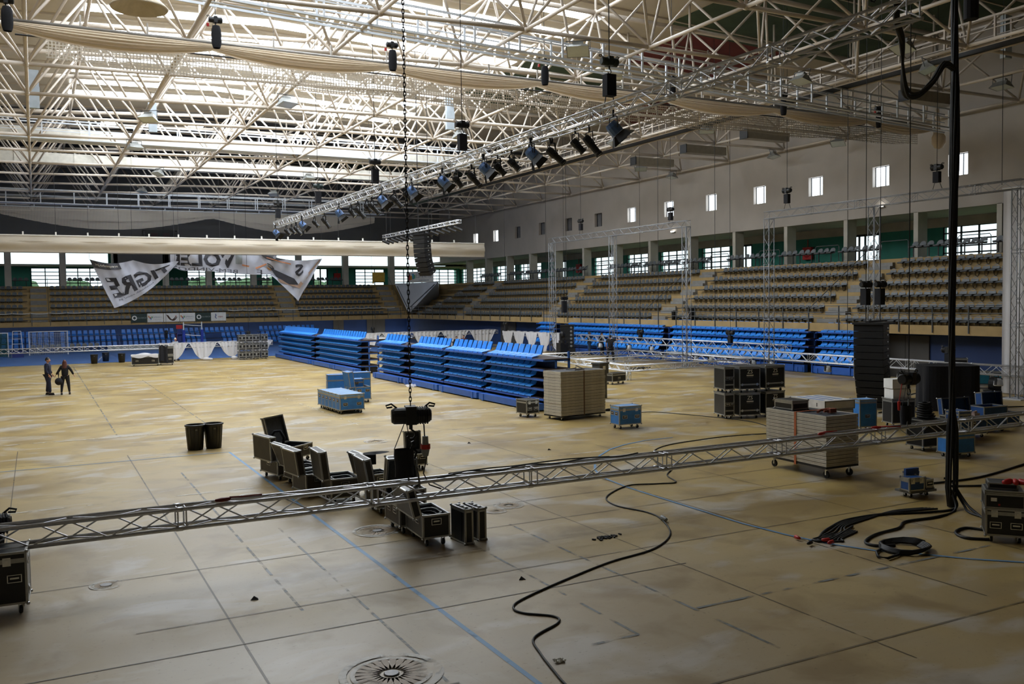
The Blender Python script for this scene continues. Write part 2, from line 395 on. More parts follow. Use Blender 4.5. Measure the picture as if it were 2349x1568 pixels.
def prism(prof, axis, o0, u0, u1):
    n = len(prof)
    if axis == 'x': P = lambda d, z, u: (o0+d, u, z)
    else: P = lambda d, z, u: (u, o0+d, z)
    b = MB(); vs = [P(d, z, u0) for d, z in prof]+[P(d, z, u1) for d, z in prof]
    fs = [(i, (i+1) % n, n+(i+1) % n, n+i) for i in range(n)]+[tuple(range(n)), tuple(range(2*n-1, n-1, -1))]
    b.add(vs, fs)
    # grey treads
    b.i = 1
    for k in range(1, 8):
        d0 = .26 if k == 1 else .25+PITCH*(k-1)+.01; d1 = .24+PITCH*k if k < 7 else 12.4
        z = tz(k)+.006
        if axis == 'x': b.quad(P(d0, z, u0), P(d1, z, u0), P(d1, z, u1), P(d0, z, u1))
        else: b.quad(P(d0, z, u0), P(d0, z, u1), P(d1, z, u1), P(d1, z, u0))
    return b
gal_r = struct('gallery_right', prism(stepprof(), 'x', RF, -14, FF+6.7), [BEIGE, TREAD])
gal_f = struct('gallery_far', prism(stepprof(), 'y', FF, -18, RF+.2), [BEIGE, TREAD])
struct('gallery_corner', MB().box(38.2, 51, 100.3, 110.2, 2.3, tz(7)-.02), BEIGE)
AISR = [36.8, 52.2, 68.2, 86.4]; AISF = [.3, 24.8, 37.0]
# half steps in the aisles
for b, ax, o0, A, par in ((MB(), 'x', RF, AISR, gal_r), (MB(), 'y', FF, AISF, gal_f)):
    for a in A:
        for k in range(1, 7):
            d1 = .25+PITCH*k; d0 = d1-.42
            for q in (0, 1):
                z = tz(k)+.01+q*.21; e0 = d0+.21*q
                if ax == 'x': b.box(o0+e0, o0+d1, a-.72, a+.72, z, z+.2)
                else: b.box(a-.72, a+.72, o0+e0, o0+d1, z, z+.2)
    b.build('aisle_step', mat('step_block', '8c8a86', .8, 0, .1, 4), par)
    rb = MB()
    for a in A:
        for sd in (.85,):
            pp = []
            for k in (1, 3, 5, 7):
                d = .4+PITCH*(k-1); z = tz(k)
                p = (o0+d, a+sd, z) if ax == 'x' else (a+sd, o0+d, z)
                q = (p[0], p[1], z+.95); rb.tube(p, q, .02); pp.append(q)
            rb.path(pp, .022)
    rb.build('aisle_handrail', mat('grey_rail', '55585a', .45, .3, .1, 5), par)
GRAIL = MAT['grey_rail']
# walls under the galleries and behind the concourse
struct('wall_under_right', MB().box(39.2, 39.6, -14, 102, 0, 2.5), NAVY)
struct('wall_under_far', MB().box(-18, 39.6, 101.8, 102.2, 0, 2.5), NAVY)
for i, (ax, a, b_, m) in enumerate((('x', 30.2, 33.0, DGREY), ('x', 74, 77, DGREY), ('x', 24.2, 24.9, BEIGE))):
    o = MB().box(39.12, 39.2, a, b_, 0, 2.15).box(39.1, 39.13, (a+b_)/2-.02, (a+b_)/2+.02, 0, 2.15).build('door_%d' % (i+1), m); o['kind'] = 'structure'
for i, (a, b_) in enumerate(((34.2, 36.4), (30.2, 31.4))):
    o = MB().box(a, b_, 101.7, 101.8, 0, 2.2).box((a+b_)/2-.02, (a+b_)/2+.02, 101.67, 101.7, 0, 2.2).build('door_%d' % (i+4), DGREY); o['kind'] = 'structure'
struct('wall_left', MB().box(-18.4, -18, -14, FY, 0, 20), WALLM)
struct('wall_back', MB().box(-18, 52, -14.4, -14, 0, 20), WALLM)
FARW = mat('far_wall_panels', '70706f', .85, 0, .06, .5, .03)
wall_f = struct('wall_far', MB().box(-18, 45.4, FY, FY+.4, 10.2, 20).box(7.5, 20.5, FY, FY+.4, 8.2, 10.2), FARW)
# pillars
PILL = mat('pale_concrete', 'bdb9ae', .8, 0, .08, 1.5)
PY = [30.55+5.12*k for k in range(-8, 14)]
for y in PY:
    o = MB().box(WX, WX+.8, y-.15, y+.15, tz(7), 8.95).build('pillar', PILL); o['kind'] = 'structure'
PX = [-17.6, -12.6, -7.5, -2.35, 2.65, 7.6, 12.7, 17.2, 22.1, 27.3, 32.9, 38.7]
for x in PX:
    o = MB().box(x-.3, x+.3, FY, FY+.8, tz(7), 10.3).build('pillar', PILL); o['kind'] = 'structure'
# concourse back walls: teal panels and gridded windows
BX = 50.0; BY = 110.0
struct('concourse_ceiling_right', MB().box(WX+.4, 51.2, -14, 112, 8.92, 9.2), PILL)
struct('concourse_beam_right', MB().box(BX-.1, BX+.3, -14, 112, 8.35, 8.92), CONC)
struct('concourse_ceiling_far', MB().box(-18, 51, FY+.4, 112, 10.3, 10.6).box(-18, 51, BY-2.2, 112, 8.5, 8.7), PILL)
def gridwin(ax, u0, u1, nb, zz0=tz(7)+.05, zz1=8.35, dz=.42):
    """window of gridded panes"""
    o = (MB().box(BX+.08, BX+.1, u0, u1, zz0, zz1) if ax == 'x' else MB().box(u0, u1, BY+.08, BY+.1, zz0, zz1)).build(window(), GLASS); o['kind'] = 'structure'
    b = MB()
    nz = round((zz1-zz0)/dz)
    for i in range(nb+1):
        u = u0+(u1-u0)*i/nb
        b.box(BX, BX+.07, u-.05, u+.05, zz0, zz1) if ax == 'x' else b.box(u-.05, u+.05, BY, BY+.07, zz0, zz1)
    for j in range(nz+1):
        z = zz0+(zz1-zz0)*j/nz
        b.box(BX, BX+.07, u0, u1, z-.045, z+.045) if ax == 'x' else b.box(u0, u1, BY, BY+.07, z-.045, z+.045)
    b.build('window_frame', FRAME, o)
rw = [(30.5, 37.6), (57.2, 60.6), (61.8, 66.4), (67.2, 71.6), (72.3, 77.4), (88.2, 93.4), (94.4, 99.5), (100.2, 109.6)]
doorsR = [(42.4, 45.4), (54.6, 56.6), (82.8, 84)]
holes = [(a, b, tz(7), 8.35) for a, b in rw+doorsR]
struct('wall_concourse_right', holes_wall(MB(), 'x', BX, .3, -14, 112, tz(7)-.4, 8.92, holes), TEAL)
for a, b in rw: gridwin('x', a, b, max(2, round((b-a)/1.15)))
for i, (a, b) in enumerate(doorsR):
    o = MB().box(BX+.08, BX+.1, a, b, tz(7), 8.35).build('door_%d' % (i+6), GLASS); o['kind'] = 'structure'
    f = MB()
    for u in (a+.06, (a+b)/2-.25, (a+b)/2+.25, b-.06): f.box(BX, BX+.08, u-.06, u+.06, tz(7), 8.35)
    f.box(BX, BX+.08, a, b, 8.2, 8.35).box(BX, BX+.08, a, b, tz(7)+.95, tz(7)+1.02).build('door_frame', FRAME, o)
fw = [(-.3, 2.4), (3, 11.5), (15.6, 18.2), (18.6, 23.4), (24, 25.3), (35.6, 39.4), (40.8, 49.5)]
doorsF = [(30.3, 32.0)]
holes = [(a, b, tz(7), 8.35) for a, b in fw+doorsF]+[(-17, 7.3, 8.75, 10.25), (21, 48, 8.75, 10.25)]
struct('wall_concourse_far', holes_wall(MB(), 'y', BY, .3, -18, 50.3, tz(7)-.4, 10.3, holes), TEAL)
for a, b in fw: gridwin('y', a, b, max(2, round((b-a)/1.3)))
for a, b in ((-17, 7.3), (21, 48)):
    o = MB().box(a, b, BY+.08, BY+.1, 8.75, 10.25).build(window(), GLASS); o['kind'] = 'structure'
for a, b in doorsF:
    o = MB().box(a, b, BY+.08, BY+.1, tz(7), 8.35).build('door_9', GLASS); o['kind'] = 'structure'
    f = MB()
    for u in (a, (a+b)/2, b): f.box(u-.08, u+.08, BY, BY+.08, tz(7), 8.35)
    f.build('door_frame', FRAME, o)
struct('ground_outside', MB().box(50.4, 140, -60, 200, 5.0, 5.2).box(-60, 50.4, 110.4, 200, 5.0, 5.2), mat('lawn', '7f9a62', .9, 0, .3, .3))
hb = MB()
for k in range(24): hb.ball((random.uniform(-16, 48), random.uniform(130, 140), 6.0), random.uniform(1.5, 2.8), 8, .8)
tag(hb.build('hedge', mat('hedge_green', '5b7350', .9, 0, .4, 2)), 'soft green shrubbery outside beyond the far concourse windows', 'hedge', kind='stuff')

# ================================================================ ROOF
def dz(x): return 19.9-.04*abs(x-12)
ROOFYS = 79.0
cb = MB()
def slope(x0, x1, y0, y1, off=0., th=.2, b=None):
    b.add([(x0, y0, dz(x0)+off), (x1, y0, dz(x1)+off), (x1, y1, dz(x1)+off), (x0, y1, dz(x0)+off), (x0, y0, dz(x0)+off+th), (x1, y0, dz(x1)+off+th), (x1, y1, dz(x1)+off+th), (x0, y1, dz(x0)+off+th)],
          [(0,3,2,1),(4,5,6,7),(0,1,5,4),(1,2,6,5),(2,3,7,6),(3,0,4,7)]); return b
slope(-18.4, 12, -14.4, ROOFYS, 0, .2, cb); slope(12, 45.5, -14.4, ROOFYS, 0, .2, cb)
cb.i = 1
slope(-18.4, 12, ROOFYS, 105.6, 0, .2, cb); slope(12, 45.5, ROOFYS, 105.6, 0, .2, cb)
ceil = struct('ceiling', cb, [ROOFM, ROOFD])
pb = MB()
for k in range(34):
    y = -12+3.45*k; pb.box(-18, 12, y-.08, y+.08, 0, 0.001) if 0 else None
    pb.bar((-18, y, dz(-18)-.05), (12, y, dz(12)-.05), .1, .1); pb.bar((12, y, dz(12)-.05), (45, y, dz(45)-.05), .1, .1)
pb.build('purlin', mat('purlin_paint', 'b5aa98', .7, 0, .06, 1), ceil)
g = MB()
slope(31, 44.5, 14, 41, -.06, .05, g); g.i = 1; slope(33, 41, 41, 47.5, -.06, .05, g); slope(38, 44.5, 55, 62, -.06, .05, g); g.i = 0; slope(28, 35, 50, 62, -.06, .05, g); slope(14, 44, 88, 97, -.06, .05, g)
g.build('acoustic_panel', [GREEN, RED], ceil)
for k in range(-3, 12):
    y = 33+3.45*k+1.7
    for (x0, x1) in ((2.6 if k > -1 else -3, 12), (12, 27.5 if k > 1 else 24 if k > -1 else 12.5)):
        o = MB(); slope(x0, x1, y-.62, y+.62, -.03, .02, o); o = o.build('skylight', SKYL); o['kind'] = 'structure'
for x in (6, 9.5, 13, 16.5, 20):
    for y in (84.5,):
        o = MB(); slope(x-.6, x+.6, y-1.3, y+1.3, -.03, .02, o); o = o.build('skylight', SKYL); o['kind'] = 'structure'

# double layer space frame
BXs = [-16, -10.7, -5.35, 0, 5.3, 10.7, 16.1, 21.6, 27.3, 33.0, 38.8, 44.6]
BYs = [29.3+5.45*j for j in range(-7, 14)]
ZB = 14.0
def wy(x, y): return y*(1+.043*max(0, min(1, 1-x/16))) if y > 20 else y
def B(i, j): return Vector((BXs[i], min(wy(BXs[i], BYs[j]), 104.8), ZB))
def T(i, j):
    p = (B(i, j)+B(i+1, j)+B(i, j+1)+B(i+1, j+1))/4; return Vector((p.x, p.y, 18.25-.02*abs(p.x-12)))
frame = thing('roof_space_frame', None, None, kind='structure')
NI, NJ = len(BXs), len(BYs)
for j in range(NJ):
    b = MB()
    for i in range(NI-1): b.tube(B(i, j), B(i+1, j), .085, 8)
    b.build('bottom_chord', STEELW, frame, smooth=True)
for i in range(NI):
    b = MB()
    for j in range(NJ-1): b.tube(B(i, j), B(i, j+1), .075, 8)
    b.build('bottom_chord', STEELW, frame, smooth=True)
for j in range(NJ-1):
    b = MB()
    for i in range(NI-2): b.tube(T(i, j), T(i+1, j), .125, 8)
    b.build('top_chord', STEELW, frame, smooth=True)
    b = MB()
    for i in range(NI-1):
        for q in (B(i, j), B(i+1, j), B(i, j+1), B(i+1, j+1)): b.tube(q, T(i, j), .06, 6)
        t = T(i, j); b.tube(t, (t.x, t.y, dz(t.x)), .06, 6); b.ball(t, .17, 8)
    for i in range(NI): b.ball(B(i, j), .14, 8)
    b.build('diagonal_brace', STEELW, frame, smooth=True)
for i in range(NI-1):
    b = MB()
    for j in range(NJ-2): b.tube(T(i, j), T(i, j+1), .085, 8)
    b.build('top_chord', STEELW, frame, smooth=True)
# ================================================================ GREY GALLERY SEATS
def seat_shell():
    """low backed stadium shell facing -y, origin at the front foot of the riser behind it, pan at z .42"""
    b = MB()
    def pan(u, v):
        x = (u-.5)*.43; y = -.40+.36*v; r = 1-(abs(u-.5)*2)**4*.12
        return (x*r, y, .43-.03*math.sin(PI*u)*math.sin(PI*v)+.02*v-.03*(1-v)**3)
    b.grid(pan, 6, 4)
    def back(u, v):
        x = (u-.5)*.42*(1-.25*v**3); y = -.06+.07*v+.02*math.cos((u-.5)*PI)
        return (x, y, .44+.24*v*(1-.25*(abs(u-.5)*2)**2.5))
    b.grid(back, 6, 3)
    def bk2(u, v): p = back(1-u, v); return (p[0], p[1]+.035, p[2])
    b.grid(bk2, 6, 3)
    b.grid(lambda u, v: (lambda p: (p[0], p[1], p[2]-.03))(pan(1-u, v)), 6, 4)
    def rim(pts):
        return pts
    for (fa, fb) in ((lambda u: pan(u, 0), 0), ):
        b.grid(lambda u, v: (fa(u)[0], fa(u)[1], fa(u)[2]-.045*v), 6, 1)
    b.grid(lambda u, v: (back(u, 1)[0], back(u, 1)[1]+.035*v, back(u, 1)[2]), 6, 1)
    b.box(-.2, .2, -.1, .0, .36, .42)
    return b
def seat_bracket():
    b = MB(); pts = []
    for k in range(9):
        a = PI*k/8; pts.append((.115*math.cos(a), -.035, .36-.27*math.sin(a)**.8))
    b.path(pts, .013, 5); b.box(-.13, .13, -.3, -.02, .345, .38); return b
SH = seat_shell().mesh('seat_shell', GREYSEAT); BR = seat_bracket().mesh('seat_bracket', BRACKET)
ORD = ['lowest', 'second lowest', 'third', 'fourth', 'fifth', 'topmost']
def seat_thing():
    t = thing('stadium_seat', 'x', 'seat'); inst(SH, 'seat_shell', t, (0,0,0)); inst(BR, 'bracket', t, (0,0,0)); return t
SP = .515
first = None; cnt = 0
def ylist(a, b):
    n = int((b-a)/SP); return [a+SP*(i+.5) for i in range(n)]
secsR = [(25.4, 35.7), (37.9, 51.1), (53.3, 67.1), (69.3, 85.3), (87.4, 97.4)]
secn = ['near side of first aisle', 'beyond the first aisle']
proto = seat_thing(); used = False
rest = MB()
def simple_seat(M):
    rest.M = M
    rest.add([(-.2,-.4,.40),(.2,-.4,.40),(.2,-.04,.42),(-.2,-.04,.42),(-.2,-.4,.36),(.2,-.4,.36),(.2,-.04,.36),(-.2,-.04,.36)], [(0,1,2,3),(0,4,5,1),(4,7,6,5),(1,5,6,2),(0,3,7,4)])
    rest.add([(-.2,-.06,.42),(.2,-.06,.42),(.19,-.01,.6),(.11,0,.68),(-.11,0,.68),(-.19,-.01,.6)]+[(-.2,-.02,.42),(.2,-.02,.42),(.19,.03,.6),(.11,.04,.68),(-.11,.04,.68),(-.19,.03,.6)],
             [(0,1,2,3,4,5),(11,10,9,8,7,6),(2,8,9,3),(3,9,10,4),(4,10,11,5),(1,7,8,2),(5,11,6,0)])
    rest.i = 1
    for s in (-1, 1): rest.add([(s*.125,-.03,.36),(s*.1,-.03,.36),(0,-.03,.1),(0,-.03,.07)], [(0,1,2,3) if s > 0 else (3,2,1,0)])
    rest.i = 0
for k in range(1, 7):
    X = RF+.25+PITCH*k
    for si, (a, b_) in enumerate(secsR):
        if si == 0: a += 0
        if si == 4: b_ -= (k-1)*.95
        ys = ylist(a, b_)
        for y in ys:
            if si < 2 and not (si == 1 and y > 50.0 and k > 3):
                o = proto if not used else dup(proto, (0,0,0))
                used = True
                o.location = (X, y, tz(k)); o.rotation_euler = (0, 0, -PI/2)
                o['label'] = 'grey seat in the %s row, right gallery, %s' % (ORD[k-1], secn[si])
                o['group'] = 'grey seats, %s row, %s' % (ORD[k-1], secn[si]); cnt += 1
            else:
                simple_seat(Matrix.Translation((X, y, tz(k))) @ Matrix.Rotation(-PI/2, 4, 'Z'))
secsF = [(-17, -.7), (1.3, 23.8), (25.8, 36.0)]
for k in range(1, 7):
    Y = FF+.25+PITCH*k
    for a, b_ in secsF:
        for x in ylist(a, b_): simple_seat(Matrix.Translation((x, Y, tz(k))))
rest.M = None
tag(rest.build('gallery_seats', [GREYSEAT, BRACKET]), 'the grey plastic seats filling the far gallery and the distant half of the right gallery', 'seats', kind='stuff')
# seat rails (continuous bar under the shells)
rb = MB()
for k in range(1, 7):
    for a, b_ in secsR: rb.box(RF+PITCH*k-.05, RF+PITCH*k+.03, a, b_, tz(k)+.33, tz(k)+.39)
rb.build('seat_rail', BRACKET, gal_r)
rb = MB()
for k in range(1, 7):
    for a, b_ in secsF: rb.box(a, b_, FF+PITCH*k-.05, FF+PITCH*k+.03, tz(k)+.33, tz(k)+.39)
rb.build('seat_rail', BRACKET, gal_f)

# raised benches on the concourse: three shells on a beam with two legs
def bench():
    t = thing('raised_bench', 'x', 'bench seat')
    for i in (-1, 0, 1):
        s = inst(SH, 'seat_shell', t, (i*.5, .1, .25))
    MB().box(-.78, .78, -.12, -.04, .56, .62).build('beam', BRACKET, t)
    for s in (-.5, .5): MB().box(s-.025, s+.025, -.1, -.05, 0, .56).box(s-.04, s+.04, -.25, .1, 0, .02).build('leg', BRACKET, t)
    return t
bp = bench(); bu = False
def put_bench(x, y, rz, lab, grp):
    global bu
    o = bp if not bu else dup(bp, (0,0,0)); bu = True
    o.location = (x, y, tz(7)+.006); o.rotation_euler = (0,0,rz); o['label'] = lab; o['group'] = grp
PN = ['nearest the white curtain', 'second from the white curtain', 'third from the white curtain', 'fourth from the white curtain', 'fifth from the white curtain', 'sixth from the white curtain']
bays = [p for p in PY if 24 < p < 95]
for bi, y0 in enumerate(bays[:-1]):
    for q in range(3):
        yc = y0+.9+1.6*q
        if any(abs(yc-a) < 1.0 for a in AISR): continue
        nm = ['first', 'second', 'third', 'fourth', 'fifth', 'sixth', 'seventh', 'eighth', 'ninth', 'tenth', 'eleventh', 'twelfth', 'thirteenth', 'fourteenth'][bi]
        put_bench(44.25, yc, -PI/2, 'raised three-seat bench, right concourse, %s pillar bay from the white curtain' % nm, 'raised benches, %s bay' % nm)
fx = [x for x in PX if x > -9]; PB = ['first', 'second', 'third', 'fourth', 'fifth', 'sixth', 'seventh', 'eighth', 'ninth']
for bi, x0 in enumerate(fx[:-2]):
    x1 = fx[bi+1]; n = int((x1-x0-.6)/1.65)
    for q in range(n):
        xc = x0+1.1+1.65*q
        if any(abs(xc-a) < 1.0 for a in AISF) or xc > 34: continue
        put_bench(xc, FF+6.6, 0, 'raised three-seat bench in the far gallery, %s pillar bay from the left' % PB[bi], 'far raised benches, %s bay' % PB[bi])
# concourse guard hoops
for i, y0 in enumerate(bays[:9]):
    b = MB(); y1 = y0+2.2; x = 44.7
    b.path([(x, y0+.25, tz(7)), (x, y0+.25, tz(7)+1.0), (x, y0+.32, tz(7)+1.1), (x, y1-.1, tz(7)+1.1), (x, y1, tz(7)+1.0), (x, y1, tz(7))], .025, 6)
    o = b.build('guard_hoop', GRAIL); tag(o, 'bent grey tube guard behind the benches, %s pillar bay from the white curtain' % PB[i], 'guard rail')
# fire hose boxes
for i, (x, y, z, lab) in enumerate(((49.7, 48.6, 7.3, 'dark red hose box on the teal wall behind the right gallery, nearer one'), (49.7, 80.0, 7.4, 'red hose box on the teal wall behind the right gallery, farther one'),
                                    (33.2, 109.7, 7.4, 'bright red hose box on the teal wall behind the far gallery'))):
    t = thing('hose_box', lab, 'hose box', (x, y, z), -PI/2 if x > 40 else 0)
    MB().box(-.42, .42, 0, .2, -.45, .45).build('cabinet', REDP, t); MB().lathe([(.3, 0), (.3, -.02), (.26, -.03)], 20, (0, -.0, 0), 'y').build('hose_reel', mat('hose_red', '8d1f1c', .5), t)
    MB().tube((0, .1, .45), (0, .1, .98), .03).build('supply_pipe', REDP, t)

# ---------------------------------------------------------------- gallery front railings
def railing(name, lab, pts, z0, h, n_posts, rails, m=GRAIL, outward=(0,0)):
    t = thing(name, lab, 'railing'); a = Vector(pts[0]); b = Vector(pts[1])
    for f in rails: MB().tube((a.x, a.y, z0+h*f), (b.x, b.y, z0+h*f), .022).build('rail', m, t)
    for i in range(n_posts):
        p = a.lerp(b, (i+.5)/n_posts); MB().box(p.x-.025, p.x+.025, p.y-.025, p.y+.025, z0-.35, z0+h).build('post', m, t)
    return t
for i, (a, b_) in enumerate(((24.5, 36), (36.2, 52), (52.2, 68), (68.2, 98.5))):
    railing('gallery_railing', ['thin grey railing on the right gallery edge beside the white curtain', 'thin grey railing on the right gallery edge, second stretch from the white curtain', 'thin grey railing on the right gallery edge, third stretch from the white curtain', 'thin grey railing on the right gallery edge, distant stretch up to the corner'][i],
            [(RF-.03, a), (RF-.03, b_)], 2.72, .95, round((b_-a)/2.0), (1, .62, .3))
for i, (a, b_) in enumerate(((-17, 8.4), (17.8, 38))):
    railing('gallery_railing', ['grey railing of the far gallery, left of the sponsor boards', 'grey railing of the far gallery, right of the sponsor boards'][i], [(a, FF-.03), (b_, FF-.03)], 2.72, .85, round((b_-a)/1.55), (.55, .25))
sw = MB()
for k in range(13):
    x0 = -3.5+1.55*k
    if 7.3 < x0 < 17.2: continue
    sw.path([(x0+1.5*u/6, FF-.13, 3.58-.05*math.sin(PI*u/6)) for u in range(7)], .035, 5)
for k in range(12):
    x0 = 17.9+1.55*k
    sw.path([(x0+1.5*u/6, FF-.13, 3.58-.05*math.sin(PI*u/6)) for u in range(7)], .035, 5)
tag(sw.build('padded_rail_cover', WHITE), 'white slightly sagging padding strips along the top of the far gallery railing', 'rail padding', kind='stuff')
# sponsor boards on the far railing
SB = mat('board_green', '22342f', .6); 
def board(x0, x1, z0, z1, m, lab, deco):
    t = thing('sponsor_board', lab, 'sponsor board', ((x0+x1)/2, FF-.085, (z0+z1)/2))
    MB().box(-(x1-x0)/2, (x1-x0)/2, -.02, .02, -(z1-z0)/2, (z1-z0)/2).build('panel', m, t)
    for px_ in (-(x1-x0)/2+.03, (x1-x0)/2-.07): MB().box(px_, px_+.04, .02, .085, -.6, .4).build('post', GRAIL, t)
    deco(t, x1-x0); return t
def wtext(par, txt, size, loc, m, rot=(PI/2, 0, 0), ext=.004, name='lettering', align='CENTER', mirror=False):
    vs, fs = text_geo(txt, size, ext, align)
    if mirror: vs = [(-x, y, z) for x, y, z in vs]; fs = [tuple(reversed(f)) for f in fs]
    me = bpy.data.meshes.new(name); me.from_pydata(vs, [], fs); me.materials.append(m)
    o = bpy.data.objects.new(name, me); COL.objects.link(o); o.parent = par; o.location = loc; o.rotation_euler = rot; return o
def ring(t, w_):
    MB().lathe([(.13, -.03), (.24, -.03), (.24, -.021)], 18, (-w_*.28, 0, 0), 'y').build('ring_mark', WHITE, t); wtext(t, 'SOLVERDE', .2, (w_*.16, -.03, 0), mat('board_grey_ink', '8d9893'))
LBI = mat('logo_grey', '9aa0a6')
def esp(t, w_):
    for i, (c, dx, dz_) in enumerate((('d98a3a', -.62, .12), ('c94a3a', -.5, 0), ('4a90c0', -.42, -.1), ('7fb069', -.33, .05))):
        MB().box(dx-.05, dx+.05, -.03, -.021, dz_-.09, dz_+.09).build('logo_block', mat('logo_'+c, c), t)
    wtext(t, 'ESPINHO', .23, (.17, -.03, .04), LBI); wtext(t, 'CAMARA MUNICIPAL', .08, (.17, -.03, -.17), LBI)
def swoosh(t, w_):
    b = MB()
    for k in range(3): b.path([(-.5+.08*k+.9*u/8, -.026, .3-.55*math.sin(PI*u/9)-.03*k) for u in range(9)], [.02+.03*math.sin(PI*u/8) for u in range(9)], 4)
    b.build('stripe_art', mat('board_brown', '5d473d'), t); MB().box(.35, .5, -.03, -.021, .1, .16).build('logo_block', mat('logo_c94a3a', 'c94a3a'), t)
def blu(t, w_):
    MB().path([(-.3, -.026, .3), (-.25, -.026, .1), (-.35, -.026, -.02), (-.22, -.026, -.2)], .035, 4).build('figure_mark', mat('ink_blue', '2b4f9a'), t); wtext(t, 'stars', .26, (.2, -.03, 0), REDP)
bx = [(8.45+1.55*k, 9.95+1.55*k) for k in range(6)]
for (a, b_), m, lab, dc in zip(bx, (SB, WHITE, WHITE, WHITE, SB, WHITE),
        ('dark green sponsor board with white ring, leftmost on the far railing', 'white sponsor board with coloured blocks, second from left on the far railing', 'white sponsor board with brown sweeping stripes on the far railing',
         'white sponsor board with coloured blocks, between the striped board and a green one', 'dark green sponsor board with white ring, right of the two white lettered ones', 'white sponsor board with blue figure and red word, rightmost on the far railing'),
        (ring, esp, swoosh, esp, ring, blu)):
    board(a, b_, 2.5, 3.38, m, lab, dc)

# ---------------------------------------------------------------- corner press box (white V)
t = thing('corner_platform', 'white V-shaped concrete platform in the corner between the two galleries', 'platform', (38.2, 98.6, 0))
PW = mat('corner_white', 'c9cdd4', .7, 0, .05, 1)
tip = (-.02, -.02, 2.8); q1 = (-1.25, 1.1, 6.35); q2 = (-.1, .0, 6.35); q3 = (1.5, -5.3, 6.35); q4 = (6.6, 6.3, 6.35)
MB().add([tip, q1, q2, q3, q4, (6.6, 6.3, 3.0)], [(0, 2, 1), (0, 3, 2), (1, 2, 3, 4), (0, 5, 3), (0, 1, 5), (1, 4, 5), (3, 5, 4)]).build('wedge_wall', PW, t)
for a, c in (((-.1, .0, 3.6), (-1.0, .75, 6.0)), ((.15, -.35, 3.6), (1.35, -4.7, 6.1))):
    MB().tube(Vector(a)+Vector((-.1, -.1, 0)), Vector(c)+Vector((-.1, -.1, 0)), .05).build('drain_pipe', mat('pipe_grey', '5c6068', .5), t)
sb = MB()
for k in range(1, 7):
    for q in (0, 1): sb.box(38.45+PITCH*k-.42+.21*q, 38.45+PITCH*k, 97.5-(k-1)*.95, 98.4-(k-1)*.95, tz(k)+.01+q*.21, tz(k)+.21+q*.21)
sb.build('aisle_step', MAT['step_block'], gal_r)
ang = math.atan2(-5.3, 1.6)
brd = thing('name_board', 'white ESPINHO board with coloured blocks on top of the corner platform', 'sign board', (38.05, 98.4, 7.0), ang)
MB().box(0, 4.7, -.04, 0, -.62, .62).build('panel', WHITE, brd)
for i, (c, x) in enumerate((('c9463a', .45), ('e0a13c', .75), ('4a9fc0', 1.1), ('5fae7f', 1.35))): MB().box(x-.14, x+.16, -.06, -.041, -.35+.06*i, .3+.05*i-.2*(i % 2)).build('logo_block', mat('corner_logo_'+c, c), brd)
wtext(brd, 'ESPINHO', .72, (3.05, -.06, .12), LBI); wtext(brd, 'CAMARA MUNICIPAL', .2, (3.05, -.06, -.4), LBI)
MB().box(4.7, 5.6, -.02, 0, -.62, -.58).box(4.7, 5.6, -.02, 0, .55, .6).box(5.2, 5.24, -.02, 0, -.6, .6).box(5.5, 5.54, -.02, 0, -.6, .6).build('guard_frame', GRAIL, brd)
y_ = MB(); y_.box(-.7, .7, -.05, .05, -.55, .55).box(-.75, -.6, -.1, .1, -.75, .5)
tag(y_.build('yellow_board', YELLOW, loc=(36.0, 102.4, 7.15), rz=R(-10)), 'worn yellow board leaning behind the corner platform rail, left of ESPINHO', 'board')

# ---------------------------------------------------------------- scoreboard and bits on far wall
t = thing('scoreboard', 'black electronic scoreboard high on the far wall', 'scoreboard', (12.2, FY-.215, 11.7))
MB().box(-1.75, 1.75, 0, .2, -.55, .6).build('panel', mat('scoreboard_black', '17181b', .5, 0, .2, 4), t)
for s in (-1.62, 1.62):
    b = MB()
    for k in range(5): b.box(s-.04, s+.04, -.02, 0, -.4+.18*k, -.34+.18*k)
    b.build('score_light', mat('dim_white', '9a9ca0'), t)
for s in (-.6, .6): MB().box(s-.35, s+.35, -.02, 0, -.1, .3).build('digit_field', mat('dim_red', '3a2126'), t)
for i, x in enumerate((9.5, 14.6)):
    tag(MB().box(-.45, .45, -.3, 0, -.25, .25).box(-.5, .5, -.32, -.3, -.28, .28).build('wall_speaker', BLACK, loc=(x+.3, FY-.04, 11.3)), 'small dark speaker on the far wall %s of the scoreboard' % ('left', 'right')[i], 'speaker')
# emergency lights above the openings
for i, (x, y, z) in enumerate(((WX-.1, 38.0, 9.5), (WX-.1, 58.0, 9.45), (WX-.1, 95.0, 9.4))):
    t = thing('emergency_light', 'small lit emergency lamp on the right wall above the openings, %s' % ('nearest', 'middle', 'farthest')[i], 'lamp', (x, y, z))
    MB().box(-.06, .06, -.22, .22, -.08, .02).build('housing', LAMPG, t); MB().box(-.09, .02, -.2, .2, -.02, .05).build('lens', LED, t)
# bins on the gallery
for i, (y, r_, h) in enumerate(((49.9, .17, .75), (48.0, .24, .95))):
    t = thing('gallery_bin', 'black waste bin on the lower gallery walkway, %s' % ('smaller left one', 'larger right one')[i], 'bin', (RF+.47, y, tz(1)+.01))
    MB().lathe([(.001, 0), (r_*.85, 0), (r_, h)], 16).build('drum', BLACK, t, smooth=True); MB().lathe([(r_, h), (r_+.03, h), (r_+.03, h+.06), (.001, h+.06)], 16).build('lid', BLACK, t)

